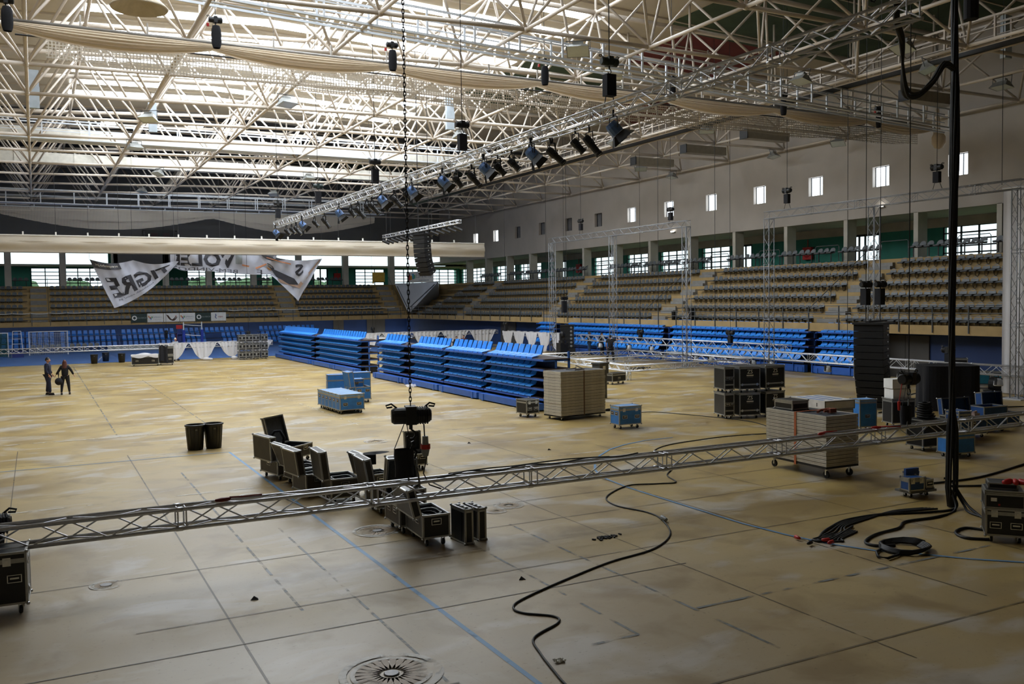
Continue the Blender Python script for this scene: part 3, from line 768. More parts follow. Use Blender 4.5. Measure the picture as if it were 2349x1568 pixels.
# ================================================================ BLUE RETRACTABLE STANDS
def blue_seat():
    b = MB()
    b.grid(lambda u, v: ((u-.5)*.44, -.42+.40*v, .07*v+.02-.02*math.sin(PI*v)-.03*(1-v)**4), 4, 4)
    b.grid(lambda u, v: ((u-.5)*(.44-.08*v), -.02+.13*v, .09+.33*v), 4, 3)
    b.grid(lambda u, v: ((.5-u)*(.44-.08*v), .02+.13*v, .07+.35*v), 4, 3)
    b.grid(lambda u, v: ((u-.5)*.44, -.42, -.01-.07*v), 4, 1)
    b.grid(lambda u, v: ((u-.5)*.36, .11+.04*v, .42), 4, 1)
    b.grid(lambda u, v: ((.5-u)*.44, -.42+.40*v, -.06+.07*v), 4, 1)
    return b
BSM = blue_seat().mesh('blue_seat', BLUESEAT)
def blue_seat_low():
    b = MB()
    b.grid(lambda u, v: ((u-.5)*.45, -.50+.20*v, .03*v+.02-.01*math.sin(PI*v)-.02*(1-v)**4), 4, 4)
    b.grid(lambda u, v: ((u-.5)*.45, -.50, -.035+.055*v), 4, 1)
    b.grid(lambda u, v: ((u-.5)*(.44-.10*v), -.30+.14*v, .05+.20*v), 4, 2)
    b.grid(lambda u, v: ((.5-u)*(.44-.10*v), -.27+.14*v, .04+.21*v), 4, 2)
    return b
BSL = blue_seat_low().mesh('blue_seat_low', BLUESEAT)
def stand(lab, L, rows, n, loc, rz, pitchz=.37, depth=1.15, setb=.0, z0=.45, x_off=0, gapdeck=None, sp=.5, rails=True):
    """closed telescopic stand, length L along local x, seats face -y"""
    t = thing('telescopic_stand', lab, 'seating stand', loc, rz, 'x'); del t['group']
    nb = max(1, round(L/4.5))
    for k in range(nb):
        a = L*k/nb; c = L*(k+1)/nb
        MB().box(a+.03, c-.1, -.32, .05, .05, .30).box(a+.35, a+.5, -.35, -.32, .02, .3).box(c-.6, c-.45, -.35, -.32, .02, .3).build('base_beam', BLUESTEEL, t)
    for r_ in range(rows):
        z = z0+pitchz*r_; y = setb*r_
        MB().box(0, L, y-.05, y+.02, z-.05, z+.02).build('deck_nosing', BLUESTEEL, t)
        MB().box(0, L, y+.02, depth, z, z+.045).build('deck', DBROWN, t)
        if r_ < rows-1: MB().box(.02, L-.02, y+.55, y+.58, z+.045, z+pitchz).build('riser', mat('deep_blue_riser', '16386f', .6, 0, .1, 3), t)
        for i in range(n):
            if r_ == rows-1: inst(BSM, 'seat', t, (x_off+sp*(i+.5), y+.42, z+.09))
            else:
                inst(BSL, 'seat', t, (x_off+sp*(i+.5), y+.42, z+.085))
    zt = z0+pitchz*(rows-1)
    for x in (.04, L-.04):
        b = MB()
        b.box(x-.03, x+.03, depth-.08, depth, 0, zt+.3); b.box(x-.03, x+.03, .5, .56, .1, zt)
        for r_ in range(rows): b.box(x-.03, x+.03, 0, depth, z0+pitchz*r_-.06, z0+pitchz*r_)
        b.build('side_frame', BLUESTEEL, t)
    MB().box(.05, L-.05, .3, depth-.1, .04, z0-.08).build('underframe', mat('black_steel', '15161a', .6, .2), t)
    for x in (.3, L-.3): MB().lathe([(.001, -.03), (.07, -.03), (.07, .03), (.001, .03)], 10, (x, .1, .07), 'x').build('roller', RUBBER, t)
    return t
# the middle stands run along y and face the left (-x); local x -> -y
def mid(lab, y_far, L, n, off=0.0, X=16.85):
    return stand(lab, L, 5, n, (X, y_far, 0), -PI/2, x_off=off)
mid('blue folded seating stand farthest left, fourteen seats a row or more', 71.6, 10.2, 19, .1)
s2 = mid('blue folded seating stand second from left, with open dark end frame', 61.0, 9.6, 18, .25)
mid('short blue folded seating stand at the left end of the right-hand block', 48.4, 4.6, 7, .2)
mid('blue folded seating stand in the right-hand block behind the hanging chain', 43.7, 4.6, 8, .45)
mid('blue folded seating stand, second from the grey deck stack end', 39.0, 4.2, 8, .1)
mid('blue folded seating stand nearest the tall grey stack of stage decks', 34.7, 5.1, 8, .2)
# the right wall stands
def wst(lab, y_far, L, n, rows=4, off=.2):
    t = stand(lab, L, rows, n, (37.75, y_far, 0), -PI/2, .41, 1.35, .06, 1.0, off)
    MB().box(0, L, -.3, -.05, .02, .42).build('front_panel', BLUESTEEL, t); MB().box(0, L, -.35, 0, .62, .68).build('deck_nosing', BLUESTEEL, t)
    b = MB()
    for k in range(int(L/1.3)+1): b.box(.1+1.3*k, .14+1.3*k, -.37, -.33, .05, .75)
    b.box(0, L, -.37, -.33, .52, .55); b.build('guard_frame', BLUESTEEL, t)
    b = MB()
    for q in range(n):
        b.M = Matrix.Translation((.2+.5*(q+.5), .1, .72)); g = blue_seat_low(); b.add(g.v, g.f)
    b.M = None; o = b.build('lower_seats', BLUESEAT, t); o['kind'] = 'stuff'
    return t
wst('blue folded stand under the right gallery, farthest short section', 67.6, 3.2, 5)
wst('blue folded stand under the right gallery, long section behind three standing people', 62.9, 13.0, 25)
wst('blue folded stand under the right gallery, section between the two long truss frames', 49.4, 12.6, 24)
wst('blue folded stand under the right gallery, nearest section beside the hanging black speakers', 36.3, 3.6, 6)
# far blue seats under the far gallery
bs2 = blue_seat(); bs2.v = [(x*.82, y, z) for x, y, z in bs2.v]; BS2 = bs2.mesh('far_blue_seat', mat('shaded_blue_seat_plastic', '1b6ac2', .45, 0, .06, 4))  # seat blue darkened, the gallery's shade is put into the colour
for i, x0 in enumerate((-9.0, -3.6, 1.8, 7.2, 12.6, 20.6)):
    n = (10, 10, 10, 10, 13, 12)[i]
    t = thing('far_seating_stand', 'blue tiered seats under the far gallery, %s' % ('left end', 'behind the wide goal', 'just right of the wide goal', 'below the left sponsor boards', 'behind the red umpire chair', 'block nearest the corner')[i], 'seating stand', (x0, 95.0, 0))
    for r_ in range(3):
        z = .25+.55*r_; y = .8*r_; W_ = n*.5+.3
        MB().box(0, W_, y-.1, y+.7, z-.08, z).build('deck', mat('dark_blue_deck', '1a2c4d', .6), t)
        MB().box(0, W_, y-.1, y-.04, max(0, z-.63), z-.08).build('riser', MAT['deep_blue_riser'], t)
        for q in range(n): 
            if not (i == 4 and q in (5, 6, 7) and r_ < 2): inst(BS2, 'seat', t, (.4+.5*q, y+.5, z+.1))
for i, x0 in enumerate((-.6, 2.6)):
    t = thing('players_bench', 'row of grey players bench seats on legs, %s' % ('seen through the wide goal', 'right of the wide goal')[i], 'bench', (x0, 93.2, 0))
    for q in range(5): inst(SH, 'seat_shell', t, (.3+.52*q, .2, .1))
    MB().box(0, 2.7, -.1, -.02, .42, .48).build('beam', BRACKET, t)
    for x in (.3, 2.4): MB().box(x-.03, x+.03, -.1, -.04, 0, .45).build('leg', BRACKET, t)
print('seats', cnt)
# ================================================================ TRUSSES
def truss_mesh(L, s, rc, rb_, bay=.5, joint=3.0):
    """chords (4 meshes), lacing, end frames: local x along the truss, centred on y/z"""
    h = s/2; ch = []
    for sy in (-1, 1):
        for sz in (-1, 1):
            b = MB(); b.tube((0, sy*h, sz*h), (L, sy*h, sz*h), rc, 8)
            k = joint
            while k < L-.2: b.tube((k-.05, sy*h, sz*h), (k+.05, sy*h, sz*h), rc*1.25, 8); k += joint
            ch.append(b)
    la = MB(); n = max(1, round(L/bay)); dx = L/n; per = max(1, round(joint/dx))
    for k in range(n):
        a, c = dx*k, dx*(k+1)
        if k % 2: a, c = c, a
        for sy in (-1, 1): la.tube((a if sy < 0 else c, sy*h, -h), (c if sy < 0 else a, sy*h, h), rb_, 5, cap=False)
        for sz in (-1, 1): la.tube((a, -h, sz*h), (c, h, sz*h), rb_, 5, cap=False)
        if k % per == 0:
            x = dx*k
            for q in (x-.06, x+.06):
                if q < 0: continue
                for sy in (-1, 1): la.tube((q, sy*h, -h), (q, sy*h, h), rb_, 5, cap=False)
                for sz in (-1, 1): la.tube((q, -h, sz*h), (q, h, sz*h), rb_, 5, cap=False)
    for sy in (-1, 1): la.tube((L-.02, sy*h, -h), (L-.02, sy*h, h), rb_, 5)
    for sz in (-1, 1): la.tube((L-.02, -h, sz*h), (L-.02, h, sz*h), rb_, 5)
    return ch, la
def add_truss(t, p0, p1, s, rc=.026, rb_=.013, nm='chord', m=ALU):
    p0 = Vector(p0); p1 = Vector(p1); d = p1-p0; L = d.length; x = d.normalized()
    up = Vector((0,0,1)) if abs(x.z) < .9 else Vector((0,1,0)); y = up.cross(x).normalized(); z = x.cross(y)
    M = Matrix(((x.x, y.x, z.x, p0.x), (x.y, y.y, z.y, p0.y), (x.z, y.z, z.z, p0.z), (0,0,0,1)))
    ch, la = truss_mesh(L, s, rc, rb_)
    for b in ch:
        b.v = [tuple(M @ Vector(v)) for v in b.v]; b.build(nm, m, t, smooth=True)
    la.v = [tuple(M @ Vector(v)) for v in la.v]; la.build('lacing', m, t, smooth=True)
def truss(lab, p0, p1, s=.29, rc=.03, name='box_truss', cat='truss'):
    t = thing(name, lab, cat); add_truss(t, p0, p1, s, rc); return t
truss('long aluminium box truss hanging just above the near floor, spanning the whole width', (-4.2, 14.4, 1.0), (24.0, 14.4, 1.0), .29, .031)
truss('long aluminium lighting truss hung high along the hall, carrying the row of spotlights', (12.1, 9.6, 8.6), (12.1, 51.4, 8.6), .3, .026)
truss('aluminium truss hung at chest height in front of the blue wall stands, farther of two', (36.3, 58.5, 1.35), (36.3, 36.8, 1.35), .4, .028)
truss('aluminium truss hung at chest height below the right gallery, passing behind the black cable', (35.6, 46.5, 1.0), (35.6, 20.5, 1.0), .4, .028)
truss('aluminium truss low over the far floor, left of the white drapes', (-9, 71.9, 1.15), (16.4, 71.9, 1.15), .3, .026)
truss('aluminium truss behind the seating stands carrying the white drapes', (17.2, 71.9, 1.45), (36.2, 71.9, 1.45), .3, .026)
truss('short aluminium truss carrying the drapes nearest the black speaker stack', (36.4, 71.0, 1.35), (36.6, 60.5, 1.35), .3, .026)
fl_ = thing('floor_truss_rectangle', 'rectangle of aluminium truss lying low on the floor right of the blue stands', 'truss')
Zr = .62
for a, c in (((28.2, 50.2, Zr), (35.2, 50.2, Zr)), ((35.2, 50.2, Zr), (35.2, 38.6, Zr)), ((26.9, 38.6, Zr), (35.2, 38.6, Zr)), ((28.2, 50.2, Zr), (26.9, 38.6, Zr)), ((27.6, 44.4, Zr), (35.2, 44.4, Zr))):
    add_truss(fl_, a, c, .29, .026)
for x, y in ((28.2, 50.2), (35.2, 50.2), (35.2, 38.6), (26.9, 38.6), (31, 44.4), (35.2, 44.4)):
    add_truss(fl_, (x, y, .0), (x, y, Zr-.15), .25, .02, .011, 'leg_chord')
def portal(lab, ys, ztop, x=34.5, s=.36):
    t = thing('truss_portal', lab, 'truss frame', (0,0,0))
    for y in ys: add_truss(t, (x, y, 0), (x, y, ztop-.2), s, .021, .01, 'leg_chord', ALUD)
    add_truss(t, (x, ys[0]+.2, ztop), (x, ys[-1]-.2, ztop), s, .021, .01, 'beam_chord', ALUD)
    for y in ys: MB().box(x-.45, x+.45, y-.45, y+.45, 0, .04).build('base_plate', ALU, t)
    return t
portal('tall three-legged truss frame in front of the right gallery, farther one', (59.2, 51.1, 43.3), 8.62)
portal('tall three-legged truss frame in front of the right gallery, beside the white curtain', (36.4, 29.6, 22.6), 8.5)
# far small rig truss with fixtures
t = thing('lamp_truss', 'small dark truss with a row of lamps high up before the far corner', 'lighting truss')
add_truss(t, (23.3, 65, 9.1), (23.3, 51.2, 9.1), .2, .02)
w_ = MB()
for y in (63.5, 58, 52.8): w_.tube((23.3, y, 9.2), (23.3, y, dz(23.3)-.05), .012, 4)
w_.build('suspension_wire', BLACK, t)
for k in range(15):
    y = 64.6-.93*k; MB().tube((23.3, y, 8.98), (23.3, y, 8.75), .02).tube((23.1, y+.1, 8.78), (23.55, y-.15, 8.55), .1, 8).build('lamp', BLACK, t)

# ================================================================ CATWALKS
def catwalk(lab, p0, p1, z, wid, h, bay, m=RAILW, floorm=None, z2=None):
    t = thing('catwalk', lab, 'catwalk'); a = Vector((*p0, z)); b = Vector((*p1, z if z2 is None else z2)); d = (b-a).normalized(); n = Vector((-d.y, d.x, 0))*wid/2; L = (b-a).length
    for s in (-1, 1):
        r = MB()
        for f in (0, .55, 1): r.bar(a+n*s+Vector((0,0,h*f)), b+n*s+Vector((0,0,h*f)), .05, .08 if f in (0, 1) else .04)
        r.build('rail', m, t)
        k = 0
        while k*bay <= L:
            c = a+d*(k*bay)+n*s; MB().bar(c, c+Vector((0,0,h)), .07, .07).build('post', m, t); k += 1
    q = MB()
    for f in ((-.5, .5) if z2 is not None else (0,)): q.bar(a+Vector((0,0,.03))+n*f, b+Vector((0,0,.03))+n*f, .12 if z2 is not None else wid-.05, .03)
    q.build('walkway', floorm or m, t)
    return t
catwalk('white railed catwalk crossing the roof from side to side, nearest one', (-17.5, 31.3), (42.2, 31.3), 15.1, .9, .92, 1.9, z2=12.6)
catwalk('white railed catwalk crossing the roof near the far end', (-17.5, 88.0), (31.5, 88.0), 13.05, .9, 1.15, 2.6)
catwalk('cream railed catwalk running along the roof beside the right wall', (33.7, 14), (33.7, 86), 13.9, 1.0, 1.05, 2.2, m=STEELW, floorm=BLACK)
catwalk('white railed catwalk crossing the roof in the middle distance', (-17.5, 62.0), (30, 62.0), 14.3, .9, 1.1, 2.6)
for i, y in enumerate((66.5, 77)):
    b = MB().box(-17.5, 31, y-.4, y+.4, 14.9, 15.7)
    for k in range(12): b.box(-17+4*k-.04, -17+4*k+.04, y-.45, y+.45, 14.85, 15.75)
    tag(b.build('ventilation_duct', mat('duct_cream', 'd5d2c8', .5)), 'long pale rectangular air duct under the roof, %s' % ('nearer one', 'farther one')[i], 'air duct')

# ================================================================ DIVIDER CURTAINS AND NETS
def rolled_curtain(lab, y, z, xs, m, drop0=.16, drop1=.42):
    t = thing('divider_curtain', lab, 'curtain')
    MB().tube((xs[0], y, z), (xs[-1], y, z), .06, 8).build('top_tube', mat('tube_grey', '8f8b86', .5, .3), t, smooth=True)
    b = MB()
    for a, c in zip(xs, xs[1:]):
        for k in range(5):
            w_ = .07+.02*k
            def f(u, v, k=k, a=a, c=c):
                s = math.sin(PI*u)**.8; zz = z-.05-(drop0+(drop1-drop0)*s)*((k+v)/5)-.06*math.sin(PI*u)*k/5
                return (a+(c-a)*u, y-.05-(.06+.14*s)*math.sin(PI*(k+v)/5)-.05*math.sin(PI*v)*(.3+s), zz)
            b.grid(f, 14, 4)
    for a, c in zip(xs, xs[1:]):
        b.grid(lambda u, v, a=a, c=c: (a+(c-a)*u, y+.1, z-.05-(drop0+(drop1-drop0+.06)*math.sin(PI*u)**.8)*v), 8, 2)
    b.build('bundled_canvas', m, t, smooth=True)
    q = MB()
    for a, c in zip(xs, xs[1:]):
        for f in (.33, .66, 1): q.tube((a+(c-a)*f, y, z), (a+(c-a)*f, y, z+.42), .035, 6)
    q.build('suspension_peg', mat('peg_pale', 'b9b2a8', .5), t)
    w_ = MB()
    for x in xs: w_.tube((x, y, z), (x, y, 14), .008, 4)
    w_.build('suspension_wire', BLACK, t)
    return t
rolled_curtain('tan canvas divider curtain bunched up in swags under the roof, crossing the whole hall', 33.3, 13.32, [-.45, 5.8, 12.2, 18.8, 25.3, 31.9, 38.4, 43.4], CANVAS2, .2, .5)
tag(MB().ball((0, 0, 0), .38, 10, 1.3).tube((-.1, 0, .4), (-.25, 0, 2.0), .05).tube((.1, 0, .4), (-.1, 0, 2.0), .05).tube((0, .3, .2), (0, .35, 1.1), .03).build('bundled_cloth_end', [CANVAS2], smooth=True, loc=(43.4, 33.0, 12.5)), 'knotted bundle of tan cloth hanging at the right end of the swagged curtain', 'cloth')
t = thing('hanging_net', 'grey mesh net hanging below the swagged curtain across the roof', 'net')
b = MB(); b.grid(lambda u, v: (.6+43*u, 34.5+.05*math.sin(60*u), 13.15-(.62+.25*math.sin(PI*u)+.12*math.sin(7*PI*u)**2)*v), 80, 4); b.build('mesh_panel', NET, t)
MB().tube((-.3, 34.5, 13.2), (43.8, 34.5, 13.2), .03).build('top_cord', BLACK, t)
t = thing('hanging_net', 'pale mesh net on a rail along the right wall beyond the black cable', 'net')
MB().grid(lambda u, v: (44.4, 14+14.5*u, 13.4-(.9+.2*math.sin(9*u))*v), 30, 3).build('mesh_panel', NETL, t); MB().tube((44.4, 14, 13.45), (44.4, 28.8, 13.45), .04).build('top_cord', RAILW, t)
t = thing('hanging_net', 'cream net curtain sagging from a white rail under the roof at the far end', 'net')
def sag(u, v):
    x = -3+35*u; s = .55+1.3*(math.sin(PI*min(1, u*1.9))**1.0 if u < .53 else 0)+1.3*(math.sin(PI*(u-.53)/.47) if u >= .53 else 0)
    return (x, 92+.06*math.sin(40*u), 13.1-s*v)
MB().grid(sag, 60, 5).build('mesh_panel', NETL, t, smooth=True)
def sag2(u, v): p = sag(u, v*.6); return (p[0], p[1]-.12, p[2])
MB().grid(sag2, 60, 4).build('mesh_fold', NETL, t, smooth=True)
MB().tube((-3, 92, 13.15), (32, 92, 13.15), .06).build('rail', RAILW, t)
q = MB()
for k in range(16): q.box(-2+2.2*k-.04, -2+2.2*k+.04, 91.95, 92.05, 13.15, 13.5)
q.build('rail_hanger', RAILW, t)
# the big cream curtain box
t = thing('divider_curtain', 'wide cream canvas curtain folded into a long straight band across the far hall', 'curtain')
ZC = 9.2; YC = 72.0; X1 = 35.0
def bandf(side):
    def f(u, v):
        x = -18+(X1+18)*u; k = (x/4.0) % 1; sc_ = abs(math.sin(PI*k))
        bulge = .22*math.sin(PI*min(1, v*1.1))*(.6+.4*sc_)
        if v > .3: bulge += .06*sc_*math.sin((v-.3)*9)
        return (x, YC+side*(.08+bulge), ZC-.04-1.12*v)
    return f
for s in (-1, 1): MB().grid(bandf(s), 110, 10).build('canvas_side', CANVAS, t, smooth=True)
MB().box(X1-.02, X1, YC-.2, YC+.2, ZC-1.14, ZC).build('canvas_end', CANVAS, t)
MB().box(-18, X1+.05, YC-.13, YC+.13, ZC-.03, ZC+.05).build('top_rail', WHITE, t)
MB().tube((-18, YC, ZC-1.18), (X1, YC, ZC-1.18), .045).build('bottom_tube', mat('tube_grey', '8f8b86'), t)
q = MB(); w_ = MB()
for k in range(26):
    x = -17+2.05*k; q.box(x-.05, x+.05, YC-.05, YC+.05, ZC, ZC+.26)
    if k % 2: w_.tube((x, YC, ZC), (x, YC, 14), .01, 4)
q.build('hanger', WHITE, t); w_.build('suspension_wire', mat('wire_grey', '4c4c4e', .5, .5), t)
MB().box(-18, X1, YC-.28, YC-.24, ZC-.42, ZC-.39).build('seam', mat('seam_tan', 'd8cdb8'), t)

# ================================================================ BANNER
BP = lambda x, z: Vector((x, 74.0, z))
ban = thing('team_banner', 'huge white printed sports banner drooping below the cream curtain, its lettering seen mirrored', 'banner')
INK = mat('banner_ink', '24242c', .7, 0, .15, 3); BGREY = mat('banner_grey', '4a4c55', .7, 0, .1, 3)
def fold(x, z, k=0):   # gentle drapery relief in depth
    return 74.0+.10*math.sin(1.7*x+2.1*z+k)+.05*math.sin(5.1*x-3.3*z)+.03*math.sin(9*x+4*z)
def poly_fill(name, pts, m, off=0., par=ban, dens=14):
    """a cloth quad a-b-c-d (bilinear) with relief"""
    a, b_, c, d = [Vector(p) for p in pts]
    def f(u, v):
        p = a*(1-u)*(1-v)+b_*u*(1-v)+c*u*v+d*(1-u)*v
        return (p.x, fold(p.x, p.y)-off, p.y)
    return MB().grid(f, dens, dens).build(name, m, par, smooth=True)
# left hanging corner, middle band and right hanging corner, in (x, z)
def topl(u): return Vector((3.64+6.0*u, 7.66-.28*math.sin(PI*((u*2) % 1))-.08*u))
def leftflap(u, v):
    top = topl(u); lo = Vector((5.22, 4.04)).lerp(Vector((9.9, 7.55)), u**1.15); lo += Vector((.25, -.35))*math.sin(PI*u)
    p = top.lerp(lo, v); return (p.x, fold(p.x, p.y)+.12*math.sin(14*u*v+3*v)*(v*(1-u)), p.y)
MB().grid(leftflap, 40, 26).build('left_flap', GCLOTH, ban, smooth=True)
def mid_(u, v):
    x = 9.3+8.1*u; z0 = 8.3; z1 = 6.78-.18*u+.1*math.sin(6*u)
    if u < .12: z1 = 6.8+(.12-u)*3
    z = z0+(z1-z0)*v; return (x, fold(x, z, 1)+.08, z)
MB().grid(mid_, 40, 10).build('middle_band', GCLOTH, ban, smooth=True)
def rightflap(u, v):
    top = Vector((15.9, 8.3)).lerp(Vector((21.1, 7.86)), u)+Vector((0, -.35))*math.sin(PI*u)
    lo = Vector((16.4, 7.0)).lerp(Vector((19.09, 4.39)), min(1, u*1.6)) if u < .625 else Vector((19.09, 4.39)).lerp(Vector((21.1, 7.86)), (u-.625)/.375)
    p = top.lerp(lo, v); return (p.x, fold(p.x, p.y, 2)+.15*math.sin(10*u+8*v)*v*.6-.03, p.y)
MB().grid(rightflap, 48, 28).build('right_flap', GCLOTH, ban, smooth=True)
def on_cloth(fn, name, m, geo, off=.03):
    """map flat art (u, v in 0..1) on a cloth function"""
    vs, fs = geo; out = []
    for u, v, e in vs:
        p = fn(u, v); out.append((p[0], p[1]-off, p[2]))
    me = bpy.data.meshes.new(name); me.from_pydata(out, [], fs); me.materials.append(m)
    o = bpy.data.objects.new(name, me); COL.objects.link(o); o.parent = ban; return o
def mirrored(txt, u0, v0, u1, v1, slant=0., bold=.0):
    vs, fs = text_geo(txt, 1, 0, 'CENTER', bold)
    xs = [v[0] for v in vs]; ys = [v[1] for v in vs]; x0, x1, y0, y1 = min(xs), max(xs), min(ys), max(ys)
    g = [(u1-(x-x0)/(x1-x0)*(u1-u0), v1-(y-y0)/(y1-y0)*(v1-v0)+slant*((x1-x)/(x1-x0)), 0) for x, y, _ in vs]
    return g, fs
def rect(u0, v0, u1, v1, n=8):
    b = MB().grid(lambda a, c: (u0+(u1-u0)*a, v0+(v1-v0)*c, 0), n, n); return b.v, b.f
on_cloth(leftflap, 'dark_corner_patch', BGREY, rect(.0, .0, .33, .17), .03)
on_cloth(leftflap, 'small_lettering', WHITE, mirrored('scespinho.pt', .04, .05, .30, .125), .05)
on_cloth(leftflap, 'large_lettering', INK, mirrored('TIGRE', .08, .36, .90, .82, 0, .035), .04)
on_cloth(leftflap, 'fine_lettering', BGREY, mirrored('facebook.com/ pt', .12, .85, .62, .91), .04)
on_cloth(mid_, 'large_lettering', INK, mirrored('VOLEI', .05, .0, .60, .76, 0, .035), .04)
on_cloth(mid_, 'slogan_lettering', BGREY, mirrored('BEM-VINDOS', .02, .82, .62, 1.0), .04)
on_cloth(mid_, 'grey_shape', mat('photo_grey', '7f868a', .7), rect(.60, .02, .66, .55), .035); on_cloth(mid_, 'grey_shape', mat('photo_grey', '7f868a', .7), rect(.85, 0, .97, .3), .035)
on_cloth(mid_, 'orange_stripe', mat('banner_orange', 'c98a66', .7), ([(.66, .62, 0), (.80, .74, 0), (1, .38, 0), (1, .30, 0), (.80, .66, 0), (.66, .55, 0)], [(0, 1, 4, 5), (1, 2, 3, 4)]), .04)
on_cloth(mid_, 'letter', INK, mirrored('F', .80, .78, .85, .99), .045)
bb = [(.5+.5*math.cos(2*PI*k/20), .5+.5*math.sin(2*PI*k/20)) for k in range(20)]
on_cloth(mid_, 'printed_ball', mat('ball_orange', 'a9743c', .7, 0, .3, 4), ([(.90+.075*x, .42+.38*y, 0) for x, y in bb], [tuple(range(20))]), .05)
on_cloth(rightflap, 'dark_shape', INK, ([(.13, .60, 0), (.55, .50, 0), (.62, .60, 0), (.45, .76, 0), (.22, .84, 0)], [(0, 1, 2, 3, 4)]), .08)
on_cloth(rightflap, 'brown_stripe', mat('banner_brown', '8d7566', .7), ([(.24, .88, 0), (.60, .64, 0), (.95, .16, 0), (.97, .2, 0), (.64, .72, 0), (.28, .96, 0)], [(0, 1, 4, 5), (1, 2, 3, 4)]), .08)
on_cloth(rightflap, 'letter', INK, mirrored('C', .10, .42, .22, .60, 0, .03), .06); on_cloth(rightflap, 'letter', INK, mirrored('S', .56, .10, .70, .40, 0, .03), .06)
on_cloth(rightflap, 'orange_stripe', mat('banner_orange', 'c98a66', .7), rect(.1, .1, .5, .14), .06)
on_cloth(rightflap, 'dark_shape', BGREY, ([(.02, .06, 0), (.2, .0, 0), (.42, .02, 0), (.2, .2, 0), (.1, .22, 0)], [(0, 1, 2, 3, 4)]), .05)
w_ = MB()
for x, z in ((3.64, 7.66), (6.6, 7.6), (9.6, 7.6), (13, 8.3), (21.1, 7.86)): w_.tube((x, 74, z), (x, 74, 14), .01, 4)
w_.build('hanging_cord', mat('wire_grey', '4c4c4e'), ban)

# ================================================================ HOISTS
def chain_geo(b, x, y, z0, z1, detail=False, r=.012):
    if not detail: b.tube((x, y, z0), (x, y, z1), r, 5); return
    n = int((z1-z0)/.075)
    for k in range(n):
        z = z0+.075*k+.05; pts = []
        for q in range(8):
            a = 2*PI*q/8; dx = .019*math.cos(a); dz_ = .052*math.sin(a)
            pts.append((x+dx, y, z+dz_) if k % 2 else (x, y+dx, z+dz_))
        b.path(pts, .0075, 4, closed=True)
def hoist(name, lab, p, ztop, bag=True, s=.85, rz=0, detail=False, hang=.45, color=BLACK, group=None, wire=None):
    """electric chain hoist: body centre p"""
    x, y, z = p; ztop = dz(x)-.05; t = thing(name, lab, 'chain hoist', (x, y, z), rz, group)
    b = MB(); b.lathe([(.001, -.36*s), (.12*s, -.36*s), (.155*s, -.31*s), (.16*s, 0), (.155*s, .27*s), (.13*s, .36*s), (.001, .37*s)], 16, axis='x')
    b.box(-.1*s, .1*s, -.17*s, .17*s, -.16*s, .18*s)
    for k in range(5): b.lathe([(.16*s, 0), (.172*s, .005), (.172*s, .02), (.16*s, .025)], 16, (.12*s+.045*k*s, 0, 0), 'x')
    b.build('motor_housing', color, t, smooth=False)
    for sx in (-1, 1): MB().path([(sx*.26*s, 0, .15*s), (sx*.36*s, 0, .23*s), (sx*.46*s, 0, .2*s), (sx*.44*s, 0, .16*s), (sx*.34*s, 0, .17*s)], .018*s, 6).build('carry_handle', BLACK, t)
    MB().lathe([(.001, .375*s), (.11*s, .375*s), (.11*s, .385*s), (.001, .385*s)], 16, axis='x').build('end_plate', mat('plate_grey', '7c7f82', .5), t)
    hk = MB().tube((0, 0, -.16*s), (0, 0, -.26*s), .035*s, 8)
    hk.path([(0, 0, -.26*s), (.07*s, 0, -.31*s), (.085*s, 0, -.38*s), (.04*s, 0, -.44*s), (-.03*s, 0, -.44*s), (-.07*s, 0, -.39*s)], .02*s, 6); hk.build('hook', mat('hook_steel', '26282a', .4, .6), t)
    c = MB(); chain_geo(c, 0, 0, .17*s, ztop-z, detail, wire or .012); c.build('chain', mat('chain_steel', '2c2c2c', .4, .7), t)
    if bag:
        bz = -.55*s-hang
        g = MB().grid(lambda u, v: ((-.18+.01*math.sin(6*v))*math.cos(2*PI*u)*s-.14*s, (.12+.03*math.sin(PI*v))*math.sin(2*PI*u)*s, bz+hang*.3+(.52*s)*(v-1)), 16, 5)
        g.grid(lambda u, v: (-.14*s+.18*s*v*math.cos(2*PI*u), .12*s*v*math.sin(2*PI*u), bz+hang*.3-.52*s), 16, 2)
        g.build('chain_bag', CLB, t)
        MB().tube((-.32*s, 0, bz+hang*.3), (-.12*s, 0, -.14*s), .008).tube((0, 0, bz+hang*.3), (-.08*s, 0, -.14*s), .008).build('bag_strap', BLACK, t)
    return t
h1 = hoist('chain_hoist', 'black chain hoist with chain bag above the open black cases, lifting the front truss', (5.56, 14.35, 2.28), 14.0, True, .9, R(-15), True, .1)
MB().path([(.02, 0, -.44), (.04, 0, -.5), (.0, 0, -.58)], .03, 6).path([(.03, 0, -.55), (.09, 0, -.62), (.06, 0, -.72), (0, 0, -.74)], .022, 6).build('shackle', MAT['hook_steel'], h1)
MB().path([(.02, 0, -.7), (.1, -.1, -1.0), (.12, -.14, -1.22)], .018, 6).path([(.02, 0, -.7), (-.05, .1, -1.0), (-.03, .14, -1.22)], .018, 6).build('sling', mat('sling_grey', '6a6c6e', .8), h1)
MB().path([(.22, 0, -.15), (.23, 0, -.36)], .012, 6).path([(.26, 0, -.7), (.2, 0, -1.0), (.3, 0, -1.2), (.5, 0, -1.28)], .012, 6).build('motor_cable', BLACK, h1)
MB().lathe([(.001, 0), (.05, 0), (.055, -.12), (.08, -.2), (.05, -.34), (.001, -.36)], 10, (.24, 0, -.36)).build('connector_plug', mat('plug_grey', '8f9496', .5), h1)
MB().lathe([(.084, -.14), (.086, -.2), (.084, -.22)], 10, (.24, 0, -.36)).build('plug_red_ring', REDP, h1)
h2 = hoist('chain_hoist', 'black chain hoist lifting the front truss beside the big black covered stack', (17.96, 14.4, 2.25), 14.0, True, .85, R(10), False, .2)
